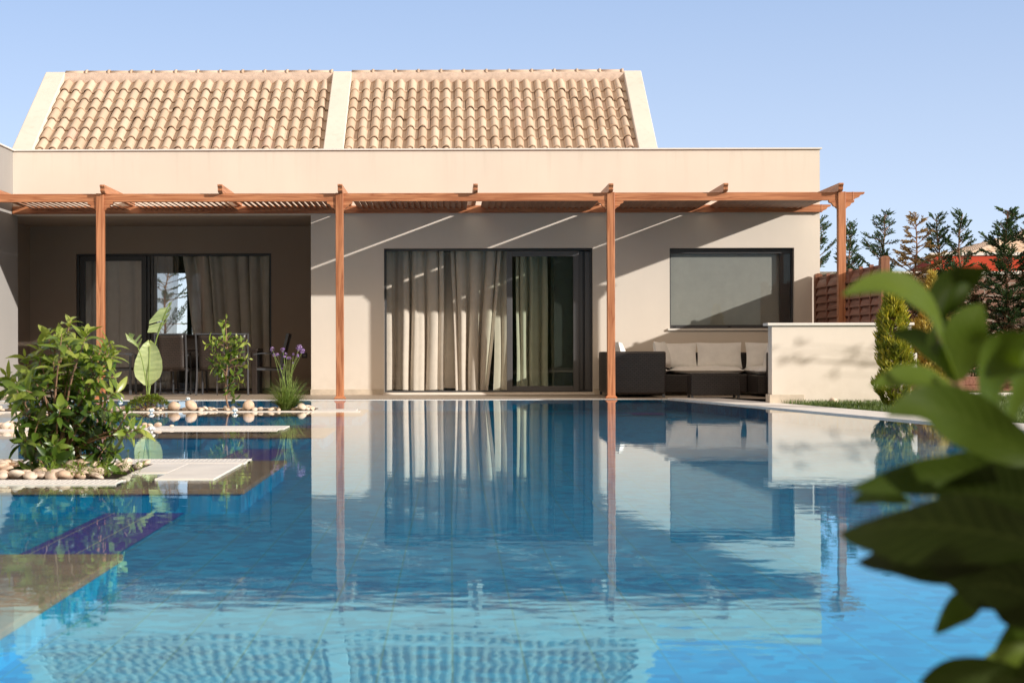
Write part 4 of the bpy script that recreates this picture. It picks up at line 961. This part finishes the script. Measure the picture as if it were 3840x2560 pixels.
for px, py, s in [(1020,1305,1.15),(1060,1307,1.0),(1122,1300,1.6),(1135,1312,1.3),(1027,1326,.8),(1040,1326,.75),(1072,1322,.55),(1080,1338,.65),(1066,1333,.5),(1100,1325,.5),(1117,1330,.7),(1088,1338,.6),(1098,1357,.3),(1057,1379,.35),(1064,1365,.3)]:
    dd = D3+rg.uniform(-.12,.12); tp_ = P(px,py,dd); bb = b3+Vector((rg.uniform(-.05,.05),rg.uniform(-.05,.05),.02))
    mid_ = bb*.45+tp_*.55; mid_.x += (bb.x-tp_.x)*.18; c = catmull([bb,mid_,tp_],8); ms.tube(c,[.0042*(1-.5*i/8) for i in range(9)],5)
    for q in range(int(26*s)):
        v = Vector((rg.gauss(0,1),rg.gauss(0,1),rg.gauss(.25,1))).normalized(); p = tp_+v*.026*s*rg.uniform(.5,1); mf.k = rg.random()
        o1 = v.orthogonal().normalized(); o2 = v.cross(o1)
        for w_ in range(5):
            aa = w_*1.2566; mf.leaf(p,(o1*math.cos(aa)+o2*math.sin(aa))+v*.5,v,.0125,.006,.1,.3,2)
ms.build('flower_stem', M['greenstem'], fc, smooth=True); mf.build('flower_heads', M['petal'], fc)
# weeds in the near bed
wd = thing('bed_weeds', (-2.2,9.6,0), 'sparse green weeds among the pebbles at the front of the near bed', 'weeds')
m = MB(); rg = random.Random(3); ms = MB()
for i in range(36):
    px = rg.uniform(150,560); dd = rg.uniform(9.48,9.75) if px < 470 else rg.uniform(9.6,10.6); p = Vector(((px-XV)/F*dd,dd,.02)); h = rg.uniform(.04,.10)
    tp_ = p+Vector((rg.uniform(-.05,.05),rg.uniform(-.03,.03),h)); ms.tube([p,tp_],.0015,4)
    for q in range(7):
        m.k = rg.uniform(.3,.9); f = rg.uniform(.2,1); m.leaf(p+(tp_-p)*f,(rg.uniform(-1,1),rg.uniform(-1,1),rg.uniform(-.1,.9)),(0,0,1),rg.uniform(.025,.055),.010,.3,.6,3)
m.build('foliage', M['leaf'], wd, smooth=True); ms.build('stems', M['greenstem'], wd)

# conifers
def conifer(label, base, h, spread, seed, mt, dens=1.0, droop=.1, lean=0.0, top=1.0, grp='conifers along the brick boundary wall', low=.12):
    rg = random.Random(seed); t = thing('cypress_tree', base, label, 'conifer tree', grp); B = Vector(base)
    tm = MB(); fm = MB()
    pts = [B+Vector((lean*h*(i/10)**2+.03*math.sin(i*1.3+seed),.03*math.sin(i+seed*2),h*i/10)) for i in range(11)]
    tm.tube(pts,[.036*h/3*(1-.9*i/10)+.004 for i in range(11)],7)
    nb = int(100*dens*h/3)
    for b in range(nb):
        f = low+(1-low)*(b+rg.random())/nb; i = min(int(f*10),9); o = pts[i]+(pts[i+1]-pts[i])*(f*10-i)
        a = rg.uniform(0,6.283); ln = spread*((1-f)**.75*.95+.10)*rg.choice([rg.uniform(.25,.7),rg.uniform(.6,1.15),rg.uniform(.9,1.45)])
        up = rg.uniform(-.2,.8)+.45*f; d = Vector((math.cos(a),math.sin(a),up)).normalized(); n = 6; p = o.copy(); path = [p.copy()]
        for j in range(n):
            d = (d+Vector((0,0,-droop*.35+(.10 if j > 2 else 0)))).normalized(); p = p+d*ln/n; path.append(p.copy())
        tm.tube(path,[.010*(1-.8*j/n)*h/3+.0015 for j in range(n+1)],4,False)
        ns = max(7,int(ln*46*dens))
        for s_ in range(ns):
            q = .30+.70*((s_+rg.random()*.6)/ns)**.8; j = min(int(q*n),n-1); c = path[j]+(path[j+1]-path[j])*(q*n-j); dd = (path[j+1]-path[j]).normalized()
            side = dd.cross(Vector((0,0,1))); side = side.normalized() if side.length > .01 else Vector((1,0,0))
            sg = 1 if s_ % 2 else -1; sl_ = (.06+.13*(1-q))*rg.uniform(.7,1.25)*(h/3)**.4
            sd = (dd*.9+side*sg*rg.uniform(.35,.9)+Vector((rg.uniform(-.2,.2),rg.uniform(-.2,.2),rg.uniform(-.15,.45)-droop*.5))).normalized()
            fm.k = max(0,min(1,rg.gauss(.5,.24)+.15*(q-.5)))
            for w_ in range(6):
                e = c+sd*sl_*w_/6; s2 = (sd+side*rg.uniform(-.8,.8)+Vector((0,0,rg.uniform(-.5,.4)))).normalized(); l2 = sl_*rg.uniform(.35,.6); nn = s2.orthogonal().normalized()*.0105
                rr = Quaternion(s2, rg.uniform(0,3.14)); nn = rr @ nn
                fm.add([e-nn*.6,e+s2*l2*.5-nn,e+s2*l2,e+s2*l2*.5+nn],[(0,1,2,3)])
    tm.build('trunk', M['bark'], t, smooth=True); fm.build('crown', M[mt], t); return t
def gp(px, d): return ((px-XV)/F*d, d, 0)
def hh(py, d): return HC-(py-3-YH)/F*d
conifer('dark green cypress cut off by the right corner of the villa',gp(3062,29.0),hh(845,29.0),.85,1,'conifer',.8,.05)
conifer('light green bushy cypress right behind the last pergola post',gp(3185,30),hh(855,30),.6,2,'conifer',1.1,.0)
conifer('slender leaning dark cypress above the middle of the privacy fence',gp(3290,29),hh(812,29),.85,3,'conifer',.85,.05,.045)
conifer('dead brown conifer behind the end of the privacy fence',gp(3420,28.6),hh(822,28.6),.85,4,'dead',1.0,.22,.03)
conifer('dark green cypress in front of the red house, left of two',gp(3520,28.8),hh(822,28.8),.7,5,'conifer',1.0,.05)
conifer('dark green cypress in front of the red house, right of two',gp(3590,28.6),hh(812,28.6),.75,6,'conifer',.95,.05,.03)
conifer('tall browning cypress with a bare reddish trunk at the right edge',gp(3772,27.6),hh(800,27.6),1.05,7,'conifer',1.25,.12,0,1,'conifers along the brick boundary wall',.08)
conifer('browning cypress cut off by the right picture edge',gp(3880,27.4),hh(850,27.4),1.0,8,'coniferold',1.2,.15)
conifer('low brown cypress between the golden thuja and the brick wall',gp(3460,28.9),2.0,.95,9,'coniferold',1.2,.15,0,1,'conifers along the brick boundary wall',.03)
conifer('low browning cypress in front of the brick wall behind the blurred leaves',gp(3650,28.3),1.9,1.1,10,'coniferold',1.3,.12,0,1,'conifers along the brick boundary wall',.03)
conifer('tall cypress seen through the porch glass against the sky',((612-XV)/F*44,44,0),3.2,1.4,15,'conifer',.6,.1,.05,1,None,.05)
tb = (13.6,18.3,0); rg = random.Random(61); dap = []
for q in range(13):
    dap.append((rg.uniform(10.6,12.4), 18.3+rg.uniform(-.5,.5), rg.choice([rg.uniform(2.92,3.25),rg.uniform(3.0,3.12)]), .5))
dap += [(13.9+rg.uniform(-.6,.8),18.3+rg.uniform(-.6,.6),rg.uniform(2.4,3.4),.5) for _ in range(14)]
def dfork(tip): return Vector((13.6-(13.6-tip.x)*.25,18.3,2.2+.2*(13.6-tip.x)))
dp = shrub('laurel_tree','small laurel tree on the right lawn whose branches dapple the low garden wall',tb,dap,.10,.4,62,.012,None,6,dfork,())
m = MB(); m.tube([tb,(13.58,18.3,1.2),(13.6,18.3,2.5)],[.05,.04,.02],8); m.build('trunk', M['bark'], dp, smooth=True)
def thuja(label, base, h, r, seed, mt, gold):
    rg = random.Random(seed); t = thing('golden_thuja', base, label, 'thuja', 'golden thujas on the lawn'); B = Vector(base); tm = MB(); fm = MB()
    tm.tube([B,B+Vector((0,0,h*.9))],[.02,.004],6)
    n = 1900
    for i in range(n):
        f = rg.random()**.85; a = rg.uniform(0,6.283); prof = r*(math.sin(min(1,(1-f)*1.6+.04)*math.pi/2))**1.1*(1 if f > .12 else .55+f*3.7)
        bumpy = 1+.75*noise.noise(Vector((math.cos(a)*1.6,math.sin(a)*1.6,f*9+seed))); rad = prof*bumpy*rg.uniform(.65,1.05)
        p = B+Vector((math.cos(a)*rad,math.sin(a)*rad,f*h*.97)); d = Vector((math.cos(a)*.45,math.sin(a)*.45,1)).normalized()
        fm.k = max(0,min(1,rg.gauss(gold+.25*(f-.4),.22)))
        if i % 12 == 0: tm.tube([B+Vector((0,0,max(.03,f*h*.9-.1))),p],.0035,4,False)
        o1 = Vector((-math.sin(a),math.cos(a),0))
        for q in range(5):
            s2 = (d+o1*rg.uniform(-.7,.7)+Vector((rg.uniform(-.4,.4),rg.uniform(-.4,.4),0))).normalized(); l2 = rg.uniform(.05,.12); nn = Quaternion(s2,rg.uniform(0,3.14)) @ s2.orthogonal().normalized()*.008
            fm.add([p-nn*.4,p+s2*l2*.55-nn,p+s2*l2,p+s2*l2*.55+nn],[(0,1,2,3)])
    tm.build('trunk', M['bark'], t); fm.build('crown', M[mt], t)
D4 = 20.3
thuja('bright yellow-green columnar thuja in front of the low garden wall',gp(3350,D4),hh(1040,D4),.185,1,'thuja',.5)
thuja('pale yellow thuja behind the end of the low garden wall',gp(3495,25.5),hh(1025,25.5),.24,2,'thujay',.55)
# grass
rg = random.Random(8); m = MB()
def blades(n, fx, hmin, hmax):
    for _ in range(n):
        x, y = fx(); h = rg.uniform(hmin,hmax); a = rg.uniform(0,6.283); m.k = rg.random(); o = Vector((math.cos(a),math.sin(a),0))*h*rg.uniform(.1,.5); s = Vector((-math.sin(a),math.cos(a),0))*.0028
        p = Vector((x,y,zl)); m.add([p-s,p+s,p+o*.4+Vector((0,0,h*.6))+s*.6,p+o+Vector((0,0,h))],[(0,1,2,3)])
def f1():
    y = rg.uniform(16.5,22.27); lo = ox(y,.76); return rg.uniform(lo,lo+3.2), y
def f2(): return rg.uniform(6.05,10.5), rg.uniform(22.2,28.2)
def f3():
    y = rg.uniform(12.5,17); lo = ox(y,.76); return rg.uniform(lo,lo+1.2), y
blades(26000,f1,.03,.075); blades(17000,f2,.03,.075); blades(8000,f3,.03,.07)
tag(m.build('lawn_grass', M['grass']), 'short green grass of the lawn beside the pool', 'grass', None, 'stuff')
# stone edging across the lawn, timber sleepers, brick wall
ed = boxes('lawn_edging', M['coping'], None, [((7.0,25.2,0),(11.5,25.36,.06))], bevel=.01); tag(ed, 'pale stone edging strip crossing the lawn', 'edging')
slp = thing('timber_border', (9.3,27.2,0), 'dark weathered timber sleepers stacked in front of the brick wall', 'timber border')
boxes('sleeper', M['fence'], slp, [((6.6,27.12,0),(12,27.32,.13))], bevel=.01); boxes('sleeper', M['fence'], slp, [((6.6,27.14,.131),(12,27.33,.27))], bevel=.01)
bw = thing('boundary_wall', (9,30.2,0), 'old brown brick boundary wall with a flat coping behind the cypresses', 'wall')
BWT = HC-(1022-YH)/F*30.2
boxes('wall', M['brick'], bw, [((XHR+.05,30.2,0),(24,30.45,BWT-.06))]); boxes('coping', M['coping'], bw, [((XHR+.05,30.16,BWT-.059),(24,30.49,BWT))], bevel=.01)
# neighbouring red house
nh = thing('red_house', (18, 62, 0), 'red rendered neighbouring house with a tiled hip roof beyond the boundary wall', 'house')
nx0, nz = (3492-XV)/F*60, HC-(963-YH)/F*60
m = MB(); m.prism([(nx0,60,0),(40,60,0),(40,78,0),((3385-XV)/F*78,78,0)],(0,0,nz)); m.build('wall', M['red'], nh)
m = MB(); m.prism([(nx0-.05,59.94,nz+.001),(40.05,59.94,nz+.001),(40.05,78,nz+.001),((3385-XV)/F*78-.06,78,nz+.001)],(0,0,.10)); m.build('coping', M['coping'], nh)
m = MB(); ex0 = (3600-XV)/F*63; apx = (3960-XV)/F*66; ez = nz+.11; az = HC-(845-YH)/F*66
e0, e1, ap0, ap1 = Vector((ex0,61.5,ez)), Vector((40,61.5,ez)), Vector((apx,66.5,az)), Vector((36,66.5,az)); e2 = Vector((ex0,71.5,ez))
def tilefield(a, b, c, d, nu, nv):
    rows = []
    nrm = (b-a).cross(d-a).normalized()
    for j in range(nv):
        m.k = rng.random()
        for lift, v in ((.06,j/nv),(.0,(j+1)/nv)):
            rows.append([(a+(b-a)*(i/nu))*(1-v)+(d+(c-d)*(i/nu))*v+nrm*(lift+.05*(1 if i % 2 else 0)) for i in range(nu+1)])
    m.grid(rows)
tilefield(e0,e1,ap1,ap0,150,16); tilefield(e2,e0,ap0,ap0+Vector((.01,0,0)),60,16)
m.build('roof', M['tile'], nh)
m = MB(); m.tube([e0,ap0,ap1],.12,6); m.build('ridge', M['tile'], nh)

hd = thing('tall_hedge', (-14,-10,0), 'tall dark hedge across the garden, mirrored in the glass doors', 'hedge')
rg = random.Random(90); m = MB(); rows = []
for k in range(9):
    v = k/8; rows.append([Vector((-38+46*i/60, -9.2-1.6*v*(v > .7)+.5*noise.noise(Vector((i*.5,k*.9,3)))-.6*v, 4.9*min(1,v*1.25)+(.55*noise.noise(Vector((i*.35,2,k*.2))) if k > 4 else 0))) for i in range(61)])
m.grid(rows); m.build('hedge_core', M['conifer'], hd)
m = MB()
for i in range(9000):
    x = rg.uniform(-38,8); z = rg.uniform(.1,5.1)*1.0; m.k = rg.uniform(0,.4); p = Vector((x,-9.1-.1*z+rg.uniform(-.1,.5),z)); m.leaf(p,(rg.uniform(-1,1),rg.uniform(0,1),rg.uniform(-.6,.8)),(0,0,1),rg.uniform(.16,.30),.14,.2,.5,2)
m.build('foliage', leafmat('hedge_leaf', [(0,(.006,.009,.004)),(1,(.03,.04,.016))], .6, .1, .2), hd)

# ------------------------------------------------------------------ near blurred shrub
fg = thing('foreground_shrub', (1.05,1.75,0), 'out-of-focus glossy laurel shrub close to the camera at the right', 'shrub')
def Z4(x, y): return (2900+x*.574, 700+y*.574)
def Z8(x, y): return (2900+x*.6763, 1500+y*.6763)
fm = MB()
def fleaf(pts, wpx, nrm, k, fold=.25, D=1.75, n=16, pk=.5, twist=0):
    p3 = []
    for i, q in enumerate(pts):
        dd = q[2] if len(q) > 2 else D; p3.append(P(q[0],q[1],dd))
    c = catmull(p3, n); rows = []; nr = Vector(nrm).normalized()
    for i, p in enumerate(c):
        t = i/n; tg = (c[min(i+1,n)]-c[max(i-1,0)]).normalized(); sd = tg.cross(nr); sd.normalize(); n2 = sd.cross(tg)
        wd_ = wpx/F*D*.5*(math.sin(math.pi*t**(math.log(.5)/math.log(pk)))**.8 if 0 < t < 1 else .02)
        wav = .06*wd_*math.sin(t*14)
        rows.append([p-sd*wd_+n2*(fold*wd_+wav), p-sd*wd_*.5+n2*fold*wd_*.35, p.copy(), p+sd*wd_*.5+n2*fold*wd_*.35, p+sd*wd_+n2*(fold*wd_-wav)])
    fm.k = k; q0 = len(fm.v)
    for i in range(n+1):
        for a_ in range(5): fm.uv[q0+i*5+a_] = (i/n, (a_-2)/2)
    fm.grid(rows)
C = (0,-1,.15)
z4, z8 = Z4, Z8
fleaf([z4(1205,1300)+(1.78,),z4(1075,980)+(1.72,),z4(930,760)+(1.68,),z4(720,680)+(1.66,),z4(450,722)+(1.62,)],185,(-.35,-.75,.62),.8,.3)
fleaf([z4(1040,860)+(1.8,),z4(1090,740)+(1.8,),z4(1200,620)+(1.8,),z4(1400,545)+(1.78,)],175,(.25,-.9,-.35),.25,.25)
fleaf([z4(1070,900)+(1.75,),z4(1150,780)+(1.74,),z4(1220,700)+(1.74,),z4(1285,655)+(1.75,)],70,(.5,-.8,.3),.3,.5)
fleaf([z4(1215,1300)+(1.78,),z4(1215,1150)+(1.76,),z4(1260,950)+(1.74,),z4(1372,780)+(1.74,)],190,(.1,-1,.1),.65,.22)
fleaf([z4(1195,1290)+(1.8,),z4(1120,1120)+(1.8,),z4(1085,1000)+(1.82,),z4(1130,820)+(1.84,)],100,(-.4,-.9,.1),.35,.3)
fleaf([z4(1200,1290)+(1.82,),z4(1050,1100)+(1.84,),z4(930,1000)+(1.86,),z4(770,968)+(1.88,)],90,(-.3,-.9,.4),.35,.3)
fleaf([z4(1230,1350)+(1.75,),z4(1080,1300)+(1.70,),z4(880,1270)+(1.66,),z4(630,1318)+(1.62,)],130,(-.1,-.8,.6),.7,.3)
fleaf([z4(1440,1560)+(1.65,),z4(1410,1330)+(1.62,),z4(1480,1120)+(1.6,),z4(1660,970)+(1.58,)],190,(.3,-.85,.45),.6,.35)
fleaf([z4(1530,1600)+(1.7,),z4(1560,1380)+(1.68,),z4(1600,1200)+(1.66,),z4(1680,1080)+(1.66,)],160,(.5,-.8,.2),.65,.3)
fleaf([z4(1720,1480)+(1.7,),z4(1660,1360)+(1.7,),z4(1600,1230)+(1.72,)],90,(.4,-.8,.3),.6,.3)
def z3(x, y, d): return (2925+x*1.1524, 750+y*1.1524, d)
for pts, w_, nrm, k_, fo_ in [
    ([(900,875,1.52),(740,800,1.5),(600,715,1.47),(470,682,1.44),(345,708,1.40)],180,(-.5,-.75,.1),.45,.25),
    ([(900,960,1.62),(640,905,1.6),(430,905,1.56),(222,946,1.5)],140,(-.1,-.9,-.2),.35,.2),
    ([(900,930,1.64),(700,890,1.63),(560,880,1.62),(440,885,1.6)],130,(-.1,-.95,-.1),.3,.2),
    ([(430,990,1.66),(320,968,1.64),(228,992,1.6)],62,(-.1,-.9,.3),.45,.2),
    ([(920,1150,1.5),(650,1085,1.46),(420,1060,1.42),(188,1087,1.36)],300,(-.1,-.8,-.5),.12,.15),
    ([(920,1290,1.6),(650,1190,1.56),(430,1148,1.54),(246,1182,1.5)],230,(-.1,-.8,-.5),.1,.15),
    ([(930,1330,1.55),(780,1250,1.54),(640,1195,1.53),(480,1190,1.52)],300,(-.1,-.8,-.5),.1,.15),
    ([(930,1000,1.57),(780,975,1.56),(650,960,1.55),(500,955,1.54)],280,(-.1,-.85,-.35),.15,.15),
    ([(940,1420,1.5),(860,1330,1.5),(740,1265,1.5),(600,1258,1.5)],240,(-.1,-.85,-.4),.1,.15),
    ([(930,1350,1.52),(850,1350,1.52),(732,1384,1.52)],110,(0,-.9,-.3),.15,.2),
    ([(670,1285,1.6),(610,1312,1.58),(552,1350,1.57),(497,1420,1.56)],105,(.3,-.9,.2),.5,.45),
    ([(900,1390,1.62),(830,1402,1.6),(760,1432,1.6),(682,1506,1.6)],130,(.3,-.9,.2),.5,.4),
    ([(900,1465,1.6),(800,1485,1.58),(720,1503,1.57),(634,1528,1.55)],95,(0,-.8,.6),.7,.3),
    ([(900,1590,1.5),(700,1565,1.5),(560,1558,1.5),(445,1578,1.5)],130,(0,-.8,.4),.3,.2),
    ([(930,1520,1.5),(850,1545,1.5),(755,1590,1.5)],150,(.1,-.85,.3),.3,.2)]:
    fleaf([z3(*q) for q in pts], w_, nrm, k_, fo_)
rgf = random.Random(14)                                  # unseen side of the shrub, whorls added up-sun to shade the lower leaves
for q in range(30):
    t_ = Vector((rgf.uniform(.92,1.42), rgf.uniform(.85,1.3), rgf.uniform(.30,.80)))
    whorl(fm, t_, (rgf.uniform(-.4,.4),rgf.uniform(-.4,.4),1), 7, .13, .42, rgf, .4)
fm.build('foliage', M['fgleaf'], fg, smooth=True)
m = MB()
def fst(pts, r): 
    c = catmull([P(*q) for q in pts],14); m.tube(c,[r*(1-.5*i/14) for i in range(15)],7)
fst([(3950,2700,1.62),(3900,2250,1.6),(3800,1850,1.62),(3660,1600,1.75),(3590,1440,1.78)],.008)
fst([(3590,1440,1.78),(3550,1330,1.79),(3490,1190,1.8)],.004)
fst([(3900,2250,1.6),(3860,1950,1.6),(3880,1700,1.64)],.006)
for q in range(5): m.tube([(1.2+.05*q,1.1,-.02),(1.1+.08*q,1.0+.07*q,.4),(1.0+.09*q,.95+.08*q,.75)],[.008,.006,.003],6)
fst([(3960,2600,1.6),(3900,2350,1.58),(3700,2200,1.58)],.005)
m.build('stems', M['twig'], fg, smooth=True)
